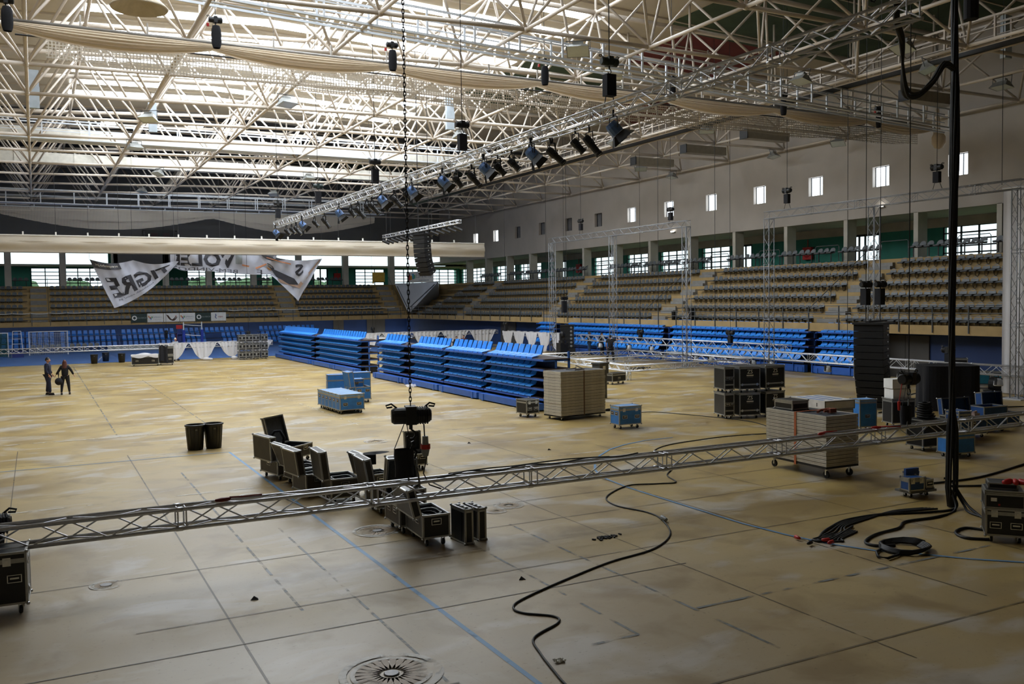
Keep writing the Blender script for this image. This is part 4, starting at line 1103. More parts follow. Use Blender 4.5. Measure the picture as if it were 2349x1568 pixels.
MB().path([(0, 0, -.44), (-.25, -.1, -1.1)], .015, 6).path([(0, 0, -.44), (.25, .1, -1.1)], .015, 6).build('sling', MAT['sling_grey'], h2)
MB().lathe([(.001, -.11), (.03, -.1), (.035, .1), (.001, .11)], 8, (-.42, 0, -.6)).tube((-.42, 0, -.5), (-.3, 0, -.1), .012).build('connector_plug', REDP, h2)
for i, (y, w_) in enumerate(((18, 'nearest on the spotlight truss'), (26.3, 'second along the spotlight truss'), (34.6, 'third along the spotlight truss'), (42.8, 'fourth along the spotlight truss'), (50.9, 'at the far end of the spotlight truss'))):
    h = hoist('truss_hoist', 'black chain hoist above its bag, %s' % w_, (12.1, y, 9.75), 14.0, False, .62, 0, False, .1, mat('hoist_green_black', '1c2b28', .45) if i in (0, 3) else BLACK)
    MB().box(-.13, .13, -.1, .1, -.8, -.3).build('chain_bag', CLB, h); MB().tube((0, 0, -.3), (-.15, 0, -1.05), .012).tube((0, 0, -.3), (.15, 0, -1.05), .012).build('sling', BLACK, h)
for i, (x, z) in enumerate(((-.5, 13.75), (5.8, 13.95), (12.2, 13.85), (18.8, 13.95), (25.3, 13.9), (31.9, 13.8), (38.4, 13.7))):
    h = hoist('curtain_hoist', 'black hoist and bag before the swagged roof curtain, %s' % ('at the left edge', 'second from left', 'third from left, over the long chain', 'middle of the row', 'third from right', 'second from right', 'farthest right')[i],
              (x, 32.7, z), 15.5, False, .62, 0)
    MB().grid(lambda u, v: (.02+.17*math.cos(2*PI*u)*(1-.3*(2*v-1)**4), .12*math.sin(2*PI*u), -.2-.75*v), 12, 6).build('chain_bag', CLB, h, smooth=True)
    MB().lathe([(.001, -.1), (.05, -.1), (.05, 0), (.001, .02)], 8, (-.25, 0, -.14)).build('pendant_plug', REDP, h)
for i, (y, z) in enumerate(((55.1, 9.75), (44.8, 9.6), (35.1, 9.65), (26.3, 9.65))):
    h = hoist('frame_hoist', 'small black hoist on a wire above a truss frame, %s' % ('farthest one', 'before a bright window', 'between the two frames', 'beside the hanging black cable')[i], (34.5, y, z), 14.2, False, .75, PI/2)
    MB().box(-.14, .14, -.1, .1, -.65, -.18).build('chain_bag', CLB, h); MB().tube((0, 0, -.3), (-.25, 0, -.92), .012).tube((0, 0, -.3), (.2, 0, -.92), .012).build('sling', BLACK, h)
for i, (x, y, z) in enumerate(((36.3, 50.5, 1.95), (35.6, 40.7, 2.15), (35.6, 26.5, 1.75), (10.5, 88, 1.75), (14.6, 72.0, 1.95), (24.7, 72.0, 2.0), (34.0, 66.0, 2.3))):
    h = hoist('ground_hoist', 'black chain hoist low on its long chain, %s' % ('beside the pointing person', 'over the truss between the frames', 'just left of the hanging speakers', 'above the far blue seats', 'above the rack of stacked cases', 'over the drapes behind the left stands', 'over the drapes near the corner')[i], (x, y, z), 14.0, False, .8, PI/2)
    MB().box(-.12, .12, -.1, .1, -.6, -.15).build('chain_bag', CLB, h)
for i, x in enumerate((26.75, 27.5)):
    h = hoist('speaker_hoist', 'black chain hoist above the large right speaker array, %s of the pair' % ('left', 'right')[i], (x, 23.3, 4.6), 14.0, False, .7, 0)
    MB().box(-.14, .1, -.13, .13, -.75, -.15).build('chain_bag', CLB, h); MB().tube((0, 0, -.3), (0, 0, -1.42), .015).build('sling', BLACK, h)
h = hoist('speaker_hoist', 'black hoist with bag above the distant speaker stack on the floor', (36.0, 60, 4.3), 14.0, False, .8, 0); MB().box(-.18, .18, -.13, .13, -1.1, -.2).build('chain_bag', CLB, h); MB().tube((0, 0, -1.0), (0, 0, -1.85), .015).build('sling', BLACK, h)
h = hoist('cable_hoist', 'black hoist bag at the top edge beside the hanging cable bundle', (15.75, 11.3, 10.0), 14.0, False, .8, 0)
MB().grid(lambda u, v: (.13*math.cos(2*PI*u), .13*math.sin(2*PI*u), -.15-.5*v), 12, 3).grid(lambda u, v: (.13*v*math.cos(2*PI*u), .13*v*math.sin(2*PI*u), -.65), 12, 1).build('chain_bag', CLB, h)
h = hoist('cable_hoist', 'black chain hoist above the near end of the spotlight truss at the top edge', (12.3, 10.6, 9.35), 14.0, False, .8, 0)
for i, (y, z0) in enumerate(((60.8, 1.4), (57.8, 2.5), (46.6, 2), (41.2, 2), (31.5, 1.4), (23.6, 8.6))):
    b = MB(); b.tube((34.9, y, z0), (34.9, y, dz(34.9)-.05), .014, 5); o = b.build('rigging_wire', BLACK); tag(o, 'thin dark rigging wire hanging before the right gallery, %s' % ('farthest', 'second farthest', 'third farthest', 'fourth from the far end', 'near the second frame leg', 'above the white curtain')[i], 'wire')

# ================================================================ STAGE LIGHTS on the high truss
def spot(long_):
    t = thing('profile_spot', 'x', 'spotlight'); L = .62 if long_ else .45
    b = MB(); b.lathe([(.001, -.3*L), (.09, -.3*L), (.105, -.2*L), (.105, .12*L), (.085, .14*L), (.085, .5*L), (.1, .52*L), (.1, .62*L), (.085, .63*L)], 12, axis='x'); b.build('barrel', BLACK, t)
    MB().box(-.22*L, .02*L, -.13, .13, -.05, .05).build('lamp_house', BLACK, t)
    MB().lathe([(.001, 0), (.085, 0)], 12, (.6*L, 0, 0), 'x').build('lens', GLASSL, t)
    return t
def fresnel():
    t = thing('fresnel_lamp', 'x', 'stage lamp')
    MB().lathe([(.001, -.16), (.13, -.15), (.16, -.05), (.16, .14), (.001, .14)], 12, axis='x').build('housing', mat('blue_grey_housing', '54719f', .4, .3), t)
    b = MB()
    for a in range(4):
        M = Matrix.Rotation(a*PI/2, 4, 'X'); b.M = M; b.add([(.15, -.12, .14), (.15, .12, .14), (.34, .19, .30), (.34, -.19, .30)], [(0,1,2,3), (3,2,1,0)])
    b.M = None; b.build('barn_door', BLACK, t)
    return t
def yoke(t, drop):
    inv = Matrix.Rotation(-t.rotation_euler.z, 4, 'Z')
ps = spot(True); ps2 = spot(False); pf = fresnel(); used_ = set()
spec = [(50.8, 'f'), (49.6, 's'), (48.5, 's'), (47.5, 'l'), (46.4, 's'), (45.2, 'f'), (44.0, 's'), (42.3, 'l'), (39.0, 'f'), (38.2, 's'), (37.2, 'l'), (36.1, 's'), (35.4, 'l'), (34.3, 'l'), (33.4, 'f'), (32.8, 'l'), (31.6, 's'), (30.3, 'f'), (28.4, 's'), (27.5, 'f'), (27.1, 's'), (25.9, 'l'),
        (24.4, 'f'), (24.1, 's'), (23.2, 's'), (22.0, 's'), (21.5, 'f'), (20.9, 'l'), (19.75, 's'), (19.1, 'l'), (17.6, 'f')]
wordn = ['first', 'second', 'third', 'fourth', 'fifth', 'sixth', 'seventh', 'eighth', 'ninth', 'tenth', 'eleventh', 'twelfth', 'thirteenth', 'fourteenth', 'fifteenth', 'sixteenth', 'seventeenth', 'eighteenth', 'nineteenth', 'twentieth']
cn = {'s': 0, 'l': 0, 'f': 0}
for y, k in sorted(spec):
    src = {'s': ps2, 'l': ps, 'f': pf}[k]
    o = src if k not in used_ else dup(src, (0,0,0)); used_.add(k)
    tilt = random.uniform(.75, .95); dx = {'f': -.1, 'l': .05, 's': 0}[k]
    o.location = (11.95 if k == 'f' else 12.25, y, 8.05 if k == 'l' else 8.12)
    o.rotation_euler = (0, tilt, R(random.uniform(-45, -25)))
    o['label'] = '%s on the high truss, %s such from the near end' % ({'s': 'short black profile spotlight', 'l': 'long black profile spotlight', 'f': 'blue-grey lamp with barn doors'}[k], wordn[cn[k]]); cn[k] += 1
    # yoke and clamp as parts, in the lamp's own tilted frame
    Mi = (Matrix.Translation(o.location) @ o.rotation_euler.to_matrix().to_4x4()).inverted()
    b = MB(M=Mi @ Matrix.Translation(o.location))
    for s in (-1, 1): b.tube((-.02, s*.17, 0), (-.02, s*.15, .26), .014, 5)
    b.tube((-.02, -.15, .26), (-.02, .15, .26), .014, 5).tube((-.02, 0, .26), (-.02, 0, .43), .025, 6); b.M = None
    b.build('yoke', BLACK, o)
# lamps under the low trusses
def dome_lamp():
    t = thing('hanging_lamp_head', 'x', 'stage lamp')
    MB().tube((0, 0, .25), (0, 0, .1), .03).build('clamp', BLACK, t)
    MB().lathe([(.001, .12), (.1, .1), (.17, 0), (.19, -.16), (.17, -.2), (.001, -.19)], 14).build('head', mat('pale_head', 'b9bcc0', .35, .2), t, smooth=True)
    MB().box(-.2, -.15, -.05, .05, -.15, .12).box(.15, .2, -.05, .05, -.15, .12).build('yoke', BLACK, t)
    return t
dl = dome_lamp()
for i, (x, y) in enumerate(((36.3, 55.2), (36.3, 51.6), (36.3, 49.0), (35.6, 43.6), (35.6, 42.2), (35.6, 38.6), (35.6, 37.2), (35.6, 33.2), (35.6, 28.8), (35.6, 24.0))):
    o = dl if i == 0 else dup(dl, (0,0,0)); o.location = (36.1 if x > 36 else 35.4, y, .91 if x > 36 else .565); 
    o['label'] = 'pale lamp head under the low truss by the blue stands, %s from far end' % wordn[i]
# ================================================================ FLOODLIGHTS in the roof
def flood():
    t = thing('floodlight', 'x', 'floodlight')
    b = MB().add([(-.3,-.1,.18),(.3,-.1,.18),(.3,.1,.18),(-.3,.1,.18),(-.42,-.32,-.1),(.42,-.32,-.1),(.42,.32,-.1),(-.42,.32,-.1)], [(0,1,2,3),(0,4,5,1),(1,5,6,2),(2,6,7,3),(3,7,4,0)]); b.box(-.2, .2, -.1, .1, .18, .3); b.build('housing', LAMPG, t)
    MB().quad((-.4,-.3,-.09),(-.4,.3,-.09),(.4,.3,-.09),(.4,-.3,-.09)).build('glass', GLASSL, t)
    MB().path([(-.44, 0, 0), (-.46, 0, .4), (.46, 0, .4), (.44, 0, 0)], .02, 5).build('bracket', GRAIL, t); return t
fp = flood()
def snap(p):
    x, y, z = p; by = min((wy(x, v) for v in BYs), key=lambda v: abs(v-y)); bx_ = min(BXs, key=lambda v: abs(v-x))
    if x > 43: x = 43.7; y = by
    elif abs(by-y) < abs(bx_-x): y = by
    else: x = min(bx_, 44.1)
    return (x, y, ZB-.47)
FL = [(18.3, 28.3, 14.1), (20.6, 31.9, 13.9), (21.6, 47.2, 13.7), (29.6, 28.6, 14.0), (29.3, 23.5, 14.1), (37.6, 26.3, 13.8), (32.5, 25.6, 14.4), (43.9, 41.7, 13.6), (43.5, 46.6, 13.5), (41.2, 53.8, 13.8), (5.6, 48.9, 13.8), (5.5, 58.1, 13.8), (8.0, 67.5, 13.8),
      (18.4, 66.1, 13.6), (8.0, 78.5, 13.8), (11.0, 42.7, 13.8), (23.9, 36.5, 13.7), (18.3, 76.2, 13.7), (34.5, 33.5, 13.3), (38.6, 36.5, 13.6), (43.6, 58.5, 13.6), (33.5, 40.5, 13.4), (31, 47.0, 13.4)]
FLN = ['big one beside the near catwalk, centre', 'under the near catwalk, behind the big one', 'mid hall above the spotlight truss', 'below the green panels near the red panel', 'reflective one below the green panels by the cable loop', 'right of the black cable bundle, high', 'under the cable loop',
       'bright one against the right wall top', 'small one on the right wall top beside it', 'tilted one at the far part of the right wall top', 'on the second roof beam line, left', 'under the thick beam, left of centre', 'left, third row back', 'centre, deep in the hall', 'left, near the far catwalk', 'behind the net, left of centre',
       'behind the swagged curtain right of centre', 'centre, near the far end', 'below the side catwalk, nearest', 'between side catwalk and wall, near', 'on the wall top, far along', 'below the side catwalk, second', 'below the side catwalk, third']
for i, (p, nm) in enumerate(zip(FL, FLN)):
    o = fp if i == 0 else dup(fp, (0,0,0)); o.location = snap(p); o.rotation_euler = (R(random.uniform(-25, -8)), 0, R(random.choice((-60, -35, 20, -90)))); o['label'] = 'grey roof floodlight, '+nm
t = thing('roof_horn', 'large round cream diffuser hanging from the roof, left', 'air diffuser', (3.5, 33.9, 14.75))
MB().lathe([(.28, .9), (.28, .2), (.5, .1), (.95, -.35), (.92, -.4), (.45, .0), (.25, .1), (.25, .6)], 28).build('flared_ring', mat('diffuser_cream', 'b8ac96', .5), t, smooth=True); MB().box(-.4, .4, -.4, .4, .9, 1.6).build('duct_box', mat('duct_cream', 'd5d2c8'), t)
for i, (x, y, z) in enumerate(((.29, 49.5, 14.2), (6.3, 56, 14.6), (20.7, 46.6, 14.2), (37.0, 24.9, 14.7))):
    tag(MB().box(-.22, .22, -.12, .12, -.5, 1.3).box(-.24, .24, -.14, -.12, .1, .5).build('hanging_cabinet', mat('pale_blue_grey', 'a9b4bd', .5), loc=(x, y, z)), 'pale narrow upright box fixed in the roof steelwork, %s' % ('far left', 'left of centre', 'centre right', 'right by the side catwalk')[i], 'electrical box')
for i, y in enumerate((45.9, 40.4, 34.9, 29.5, 51.3)):
    t = thing('wall_duct', 'dark-edged service box under the side catwalk, %s' % ('third', 'second', 'nearest the cable', 'right of the cable', 'fourth')[i], 'service box', (38.0, y, 13.55)); MB().box(-1.6, 1.6, -.3, .3, -.25, .25).build('box', mat('service_beige', '8e8676', .6), t); MB().box(-1.65, -1.6, -.32, .32, -.27, .27).build('end_frame', BLACK, t)
# ================================================================ FLIGHT CASES
def caster(h=.13):
    b = MB(); r = h*.36
    b.lathe([(.001, -.018), (r, -.018), (r, .018), (.001, .018)], 12, (0, 0, r), 'x')
    b.i = 1; b.box(-.028, -.02, -.02, .02, r-.01, h).box(.02, .028, -.02, .02, r-.01, h).box(-.045, .045, -.045, .045, h-.012, h); return b
CAST = {}
def put_casters(t, w, d, h=.13, inset=.1):
    if h not in CAST: CAST[h] = caster(h).mesh('caster', [RUBBER, CHROME])
    for sx in (inset, w-inset):
        for sy in (inset, d-inset): inst(CAST[h], 'caster', t, (sx, sy, 0), .3*sx)
def edges(b, w, d, z0, z1, e=.028, x0=0., y0=0., top=True, bottom=True):
    """aluminium angle profile along the twelve edges of a box"""
    for x in (x0, x0+w):
        for y in (y0, y0+d): b.box(x-(e if x > x0 else 0.004), x+(e if x == x0 else .004), y-(e if y > y0 else .004), y+(e if y == y0 else .004), z0, z1)
    for z, on in ((z0, bottom), (z1, top)):
        if not on: continue
        za, zb = (z, z+e) if z == z0 else (z-e, z+.004)
        for y in (y0, y0+d): b.box(x0, x0+w, y-(e if y > y0 else .004), y+(e if y == y0 else .004), za, zb)
        for x in (x0, x0+w): b.box(x-(e if x > x0 else .004), x+(e if x == x0 else .004), y0, y0+d, za, zb)
def handle(t, p, face):
    """recessed spring handle on face 'f' (front -y), 'b', 'l' (-x) or 'r'"""
    b = MB(); rz = {'f': 0, 'r': PI/2, 'b': PI, 'l': -PI/2}[face]
    b.box(-.09, .09, -.008, .0, -.055, -.045).box(-.09, .09, -.008, 0, .045, .055).box(-.09, -.078, -.008, 0, -.05, .05).box(.078, .09, -.008, 0, -.05, .05)
    b.box(-.055, .055, -.014, -.004, -.005, .02)
    b.i = 1; b.box(-.078, .078, -.005, -.001, -.045, .045)
    return b.build('handle', [CHROME, mat('recess_black', '090909')], t, loc=p, rz=rz)
def latch(t, p, face):
    rz = {'f': 0, 'r': PI/2, 'b': PI, 'l': -PI/2}[face]
    return MB().box(-.05, .05, -.008, 0, -.06, .055).box(-.022, .022, -.016, -.006, -.02, .03).build('latch', CHROME, t, loc=p, rz=rz)
def case(name, lab, w, d, h, m, loc, rz, wheels=.13, lid='closed', lidh=.14, hf=(), lf=True, cont=None, cat='flight case', group=None, lidm=None, inside=FOAM, split=None):
    """flight case: origin at the front-left floor corner, front is -y. lid: closed, none, or degrees of opening about the back edge ('l..' hinges on the left side)"""
    t = thing(name, lab, cat, loc, rz, group)
    z0 = wheels; z1 = wheels+h-(lidh if lid != 'none' else 0)
    g = .012
    if lid == 'closed':
        MB().box(0, w, 0, d, z0, z1).build('body', m, t)
    else:
        b = MB(); b.box(0, w, 0, g, z0, z1).box(0, w, d-g, d, z0, z1).box(0, g, 0, d, z0, z1).box(w-g, w, 0, d, z0, z1).box(0, w, 0, d, z0, z0+g); b.build('body', m, t)
        b = MB(); e = g+.006
        b.quad((e, e, z0+.03), (w-e, e, z0+.03), (w-e, d-e, z0+.03), (e, d-e, z0+.03)).quad((e, e, z0), (e, e, z1-.01), (w-e, e, z1-.01), (w-e, e, z0)).quad((e, d-e, z0), (w-e, d-e, z0), (w-e, d-e, z1-.01), (e, d-e, z1-.01))
        b.quad((e, e, z0), (e, d-e, z0), (e, d-e, z1-.01), (e, e, z1-.01)).quad((w-e, e, z0), (w-e, e, z1-.01), (w-e, d-e, z1-.01), (w-e, d-e, z0)); b.build('lining', inside, t)
    b = MB(); edges(b, w, d, z0, z1); b.i = 1
    for x in (0, w):
        for y in (0, d): b.ball((x, y, z0), .026, 8)
    b.build('edge_trim', [TRIM, CHROME], t)
    if lid != 'none':
        M = Matrix.Identity(4)
        if lid != 'closed':
            if isinstance(lid, str) and lid[0] in 'lr':
                a = R(float(lid[1:])); s = 1 if lid[0] == 'l' else -1; px = 0 if s == 1 else w
                M = Matrix.Translation((px, 0, z1)) @ Matrix.Rotation(-s*a, 4, 'Y') @ Matrix.Translation((-px, 0, -z1))
            else:
                a = R(lid); s = 1 if a >= 0 else -1; py = d if s == 1 else 0
                M = Matrix.Translation((0, py, z1)) @ Matrix.Rotation(-a, 4, 'X') @ Matrix.Translation((0, -py, -z1))
        L = lidh
        b = MB(M=M)
        if lid == 'closed': b.box(0, w, 0, d, z1+.004, z1+L)
        else: b.box(0, w, 0, d, z1+L-g, z1+L).box(0, w, 0, g, z1, z1+L).box(0, w, d-g, d, z1, z1+L).box(0, g, 0, d, z1, z1+L).box(w-g, w, 0, d, z1, z1+L)
        b.M = None; l = b.build('lid', lidm or m, t)
        b = MB(M=M); edges(b, w, d, z1+.005, z1+L); 
        for x in (0, w):
            for y in (0, d): b.ball((x, y, z1+L), .026, 8)
        b.M = None; b.build('lid_trim', TRIM, l)
        if lid != 'closed':
            b = MB(M=M); b.quad((.02, .02, z1+L-.02), (w-.02, .02, z1+L-.02), (w-.02, d-.02, z1+L-.02), (.02, d-.02, z1+L-.02)); b.M = None; b.build('lid_lining', inside, l)
    zl = z1
    if lf:
        for fx in (.22, .78):
            if w > .3: latch(t, (w*fx, 0, zl), 'f')
    for f, a, zz in hf:
        p = {'f': (w*a, -.001, z0+h*zz), 'b': (w*a, d+.001, z0+h*zz), 'l': (-.001, d*a, z0+h*zz), 'r': (w+.001, d*a, z0+h*zz)}[f]; handle(t, p, f)
    if wheels > .02: put_casters(t, w, d, wheels)
    else:
        MB().box(.02, w-.02, .02, d-.02, 0, z0).build('foot', RUBBER, t)
    return t
def coil(par, c, r, n, m=RUBBER, rr=.012, name='cable', sy=1., flat=.01):
    pts = []
    for k in range(n*14+1):
        a = 2*PI*k/14; q = 1+.12*math.sin(k*.37); pts.append((c[0]+r*q*math.cos(a), c[1]+r*sy*q*math.sin(a), c[2]+flat*k/14*1.6+.012*math.sin(k*1.3)))
    return MB().path(pts, rr, 6).build(name, m, par, smooth=True)
CG = mat('grey_cable', '9c9fa0', .5); 
# --- the row of open cable trunks (front end nearest the camera)
def trunk(lab, x, y, w, d, h, rz, lid, lidh=.16, hf=(('f', .5, .5),), wheels=.13, m=BROWNL, cab=True):
    t = case('cable_case', lab, w, d, h, m, (x, y, 0), rz, wheels, lid, lidh, hf, False)
    if cab:
        for k in range(3): coil(t, (w*.5+.03*k, d*.5, wheels+h-lidh-.17+.05*k), min(w, d)*.30+.02*k, 2, CG if k == 2 else RUBBER, .014, 'coiled_cable', d/w*.85 if w < d else .8)
    return t
trunk('open black cable trunk with looped cables inside, nearest end of the trunk row', 5.72, 14.3, .50, .92, .56, R(-3), 'l104', .16, (('f', .5, .5), ('l', .3, .5), ('l', .75, .5)), .15, BLACKL)
trunk('black trunk right behind the nearest open one in the row', 5.68, 15.3, .50, .8, .52, R(-1), 75, .16, (('l', .3, .5), ('l', .7, .5)), .15)
trunk('open black trunk under the front truss, with an empty lid leaning back', 6.0, 16.2, .55, .5, .62, R(-5), 95, .14, (('f', .5, .5),))
trunk('open trunk with tall upright lid under the hoist bag', 5.85, 17.0, .62, .75, .55, R(-2), 'l100', .16, (('f', .3, .5),))
trunk('open trunk with tall worn lid standing up, middle of the row', 5.3, 18.3, .6, .8, .58, R(-2), 'l97', .17, (('f', .5, .5),))
trunk('open trunk beside it whose narrow lid shows behind the tall lids', 6.25, 18.6, .5, .6, .5, R(4), 'l105', .14, (('f', .5, .5),))
trunk('open trunk with black cables, its brown lid turned up on the left', 5.02, 19.2, .55, .75, .56, R(8), 'l98', .17, (('f', .5, .5),))
trunk('low open cable case full of grey looped cable, left part of the row', 5.22, 20.4, .58, .95, .42, R(10), 'l112', .1, (('f', .35, .45),))
trunk('case with two stacked lids and a black strap, left end of the row', 4.95, 21.5, .58, .95, .50, R(12), 'l92', .16, (('l', .5, .5),))
trunk('open empty case with wide lid thrown back, farthest in the trunk group', 5.88, 23.6, .82, .75, .42, R(40), 105, .1, (('f', .6, .55),), cab=False)
ls = MB().path([(4.88+.0, 21.9, .98), (4.98, 21.86, 1.14), (5.1, 21.8, 1.15), (5.18, 21.76, .98), (5.14, 21.78, .7)], .035, 6).build('strap_loop', CLB, smooth=True); tag(ls, 'black strap loop hung over the lids at the left end of the trunks', 'strap')
tag(MB().grid(lambda u, v: (6.6+.35*math.cos(2*PI*u)*v, 19.3+.16*math.sin(2*PI*u)*v, .84+.01*math.sin(7*u)), 14, 2).box(6.3, 6.6, 19.2, 19.4, .60, .835).build('cap', CLB), 'small flat black cap lying on a trunk behind the tall lids', 'cap')
t = case('hoist_case', 'open black hoist case with upright lid behind the hanging chain bag', .42, .5, .42, BLACKL, (8.12, 21.0, 0), R(-6), .14, 97, .14, (('f', .25, .5), ('f', .75, .5)), False)
for i, (x, y, h, lab) in enumerate(((6.42, 14.1, .60, 'narrow upright black case with shiny top, left of the pair'), (6.73, 14.22, .56, 'narrow upright black case, right of the pair'))):
    t = case('lid_case', lab, .16, .52, h, BLACKL, (x, y, 0), R(3), .012, 'closed', .03, (), False)
    MB().box(-.006, 0, .12, .40, .05, h-.05).build('recess_panel', mat('recess_black', '090909'), t)
    for yy in (.12, .26, .40): MB().box(.05, .11, yy-.03, yy+.03, h+.01, h+.035).build('latch', CHROME, t)
# --- cropped big case at left with the hoist on top
t = case('flight_case', 'large black flight case cut off by the left edge, under the truss end', 1.1, .6, .72, BLACKL, (-1.32, 14.03, 0), R(-3), .15, 'closed', .12, (('f', .86, .5),), True)
for zz in (.3, .72): latch(t, (1.103, .2, zz), 'r')
h = hoist('chain_hoist', 'black hoist lying behind the truss on the cropped case, left edge', (-.75, 14.75, 1.12), 14.0, False, .9, R(5)); 
tag(MB().box(-1.25, -.5, 14.62, 14.9, .87, .95).build('wooden_block', BLACK), 'black block under the hoist on the cropped case', 'block')
# --- bins
def bin_(lab, x, y, r, h, lid=False):
    t = thing('waste_bin', lab, 'bin', (x, y, 0)); b = MB()
    b.lathe([(.001, .004), (r*.78, 0), (r*.97, h-.04)], 28); b.lathe([(r*.75, .02), (r*.93, h-.03)], 28)
    for k in range(14):
        a = 2*PI*k/14; b.tube((r*.79*math.cos(a), r*.79*math.sin(a), .03), (r*.97*math.cos(a), r*.97*math.sin(a), h-.08), .006, 4)
    b.build('tub', mat('bin_black', '161513', .4, 0, .15, 5), t, smooth=True)
    MB().lathe([(r*.95, h-.05), (r*1.07, h-.05), (r*1.07, h-.01), (r*.95, h), (r*.93, h-.02)], 28).build('rim', MAT['bin_black'], t, smooth=True)
    MB().box(-.03, .03, -r*.92-.012, -r*.92, h*.78, h*.84).build('sticker', mat('sticker_grey', '6b6b68'), t)
bin_('tall black waste bin on the open floor, left of the pair', 3.98, 27.5, .27, .74); bin_('tall black waste bin on the open floor, right of the pair', 4.5, 27.55, .27, .74)
bin_('small black bin by the blue floor, leftmost of three', 3.68, 72.9, .26, .68); bin_('small black bin standing on the blue floor, middle of three', 4.6, 75.3, .26, .68); bin_('small black bin by the blue floor, rightmost of three', 5.55, 73.1, .26, .68)
# --- blue cases in the middle
for i in range(6):
    lab = ['light blue long flight case with two butterfly latches, nearest of the row of six', 'narrow blue case, second in the row of six', 'narrow blue case, third in the row of six', 'narrow blue case, fourth in the row of six', 'narrow blue case, fifth in the row of six', 'narrow blue case, farthest of the row of six'][i]
    case('flight_case', lab, .98, .44, .60, BLUEC, (10.02-.01*i, 33.15+.455*i, 0), R(4), .14, 'closed', .12, (('f', .22, .38), ('f', .78, .38), ('l', .5, .6)) if i == 0 else (('l', .5, .6),), i == 0, lidm=mat('pale_blue_top', '7aa6d8', .4, 0, .15, 6))
case('flight_case', 'tall blue case at the left back of the blue group', .80, .55, .98, BLUEC, (11.0, 38.2, 0), R(-12), .12, 'closed', .25, (('f', .5, .3), ('l', .5, .3)), False)
case('flight_case', 'medium blue case between the tall one and the one with two lids', .62, .6, .82, BLUEC, (11.7, 37.3, 0), R(-6), .12, 'closed', .14, (('f', .5, .8),), False)
case('flight_case', 'blue case whose top band is silver, behind the upright lid', .95, .6, .98, BLUEC, (12.2, 38.8, 0), R(-2), .12, 'closed', .3, (), False)
t = case('flight_case', 'open blue case with its lid tipped up, right of the blue group', .66, .9, .74, BLUEC, (11.75, 36.6, 0), R(-2), .14, 'l98', .22, (('f', .25, .5), ('f', .78, .5)), False)
# --- stack of stage decks
def decks(nm, x, y, rz, w, d, n, hh, z0, strap, labf, grp):
    dm = MB().box(0, w, 0, d, .008, hh-.004); dm.i = 1; dm.box(.03, w-.03, .03, d-.03, hh-.004, hh-.002); dme = dm.mesh('deck_frame', [DECK, DECKTOP])
    for k in range(n):
        t = thing('stage_deck', labf(k, n), 'stage deck', (x+random.uniform(-.008, .008), y+random.uniform(-.008, .008), z0+hh*k), rz+R(random.uniform(-.25, .25)), grp if 0 < k < n-1 else None)
        inst(dme, 'frame', t, (0, 0, 0))
        b = MB(); e = .012
        for (a0, a1, c0, c1) in ((0, w, -.001, .0), (0, w, d, d+.001), (-.001, 0, 0, d), (w, w+.001, 0, d)): b.box(a0, a1, c0, c1, hh*.42, hh*.58)
        b.build('side_groove', mat('groove_grey', 'a8a294', .7), t)
        if k == n-1:
            b = MB(); b.box(0, w, 0, .03, hh-.002, hh+.012).box(0, w, d-.03, d, hh-.002, hh+.012).box(0, .03, 0, d, hh-.002, hh+.012).box(w-.03, w, 0, d, hh-.002, hh+.012); b.build('top_rim', DECK, t)
def dolly(lab, x, y, w, d, rz, h=.16, m=None):
    t = thing('dolly', lab, 'dolly', (x, y, 0), rz)
    MB().box(0, w, 0, d, h-.045, h-.002).build('frame', m or BLACK, t); put_casters(t, w, d, h-.045, .14); return t
dolly('low wheeled dolly under the tall stack of grey decks by the blue stands', 16.0, 26.95, 2.0, 1.0, R(7), .16)
decks('a', 16.0, 26.95, R(7), 2.0, 1.0, 15, .102, .16, 1, lambda k, n: 'topmost grey stage deck of the stack beside the blue stands' if k == n-1 else ('bottom grey stage deck of the stack beside the blue stands' if k == 0 else 'grey stage deck within the stack beside the blue stands'), 'decks in the far stack')
dolly('wheeled dolly under the strapped stack of grey decks by the front truss', 15.9, 14.95, 1.0, 2.0, R(-2), .28)
decks('b', 15.9, 14.95, R(-2), 1.0, 2.0, 14, .083, .28, 1, lambda k, n: 'topmost grey stage deck of the orange-strapped stack behind the front truss' if k == n-1 else ('bottom grey stage deck of the orange-strapped stack' if k == 0 else 'grey stage deck within the orange-strapped stack'), 'decks in the near stack')
tag(MB(M=Matrix.Translation((15.9, 14.95, 0)) @ Matrix.Rotation(R(-2), 4, 'Z')).box(-.016, -.010, .95, 1.02, .2, 1.462).box(-.016, 1.016, .95, 1.02, 1.457, 1.463).box(1.010, 1.016, .95, 1.02, .2, 1.462).build('ratchet_strap', ORANGE), 'orange ratchet strap around the near stack of grey decks', 'strap')
tag(MB(M=Matrix.Translation((16.0, 26.95, 0)) @ Matrix.Rotation(R(7), 4, 'Z')).box(1.0, 1.05, -.014, -.008, .14, 1.705).box(1.0, 1.05, -.014, 1.01, 1.705, 1.71).build('ratchet_strap', mat('brown_strap', '6d5648', .8)), 'brown strap around the far stack of grey decks', 'strap')
case('flight_case', 'small black case beside the stack of decks by the blue stands', .55, .62, .50, BLACKL, (15.4, 28.35, 0), R(8), .14, 'closed', .1, (('f', .25, .35), ('f', .75, .35)), True)
t = thing('grey_crate', 'grey open plastic crate with white label standing behind the tall deck stack', 'crate', (20.9, 32.0, 0), R(20))
MB().box(0, .62, 0, .4, 1.05, 1.5).box(-.03, .65, -.03, .43, 1.46, 1.52).build('body', mat('crate_grey', '4f4e4a', .6), t); MB().box(.22, .40, -.006, 0, 1.22, 1.38).build('label_card', WHITE, t)
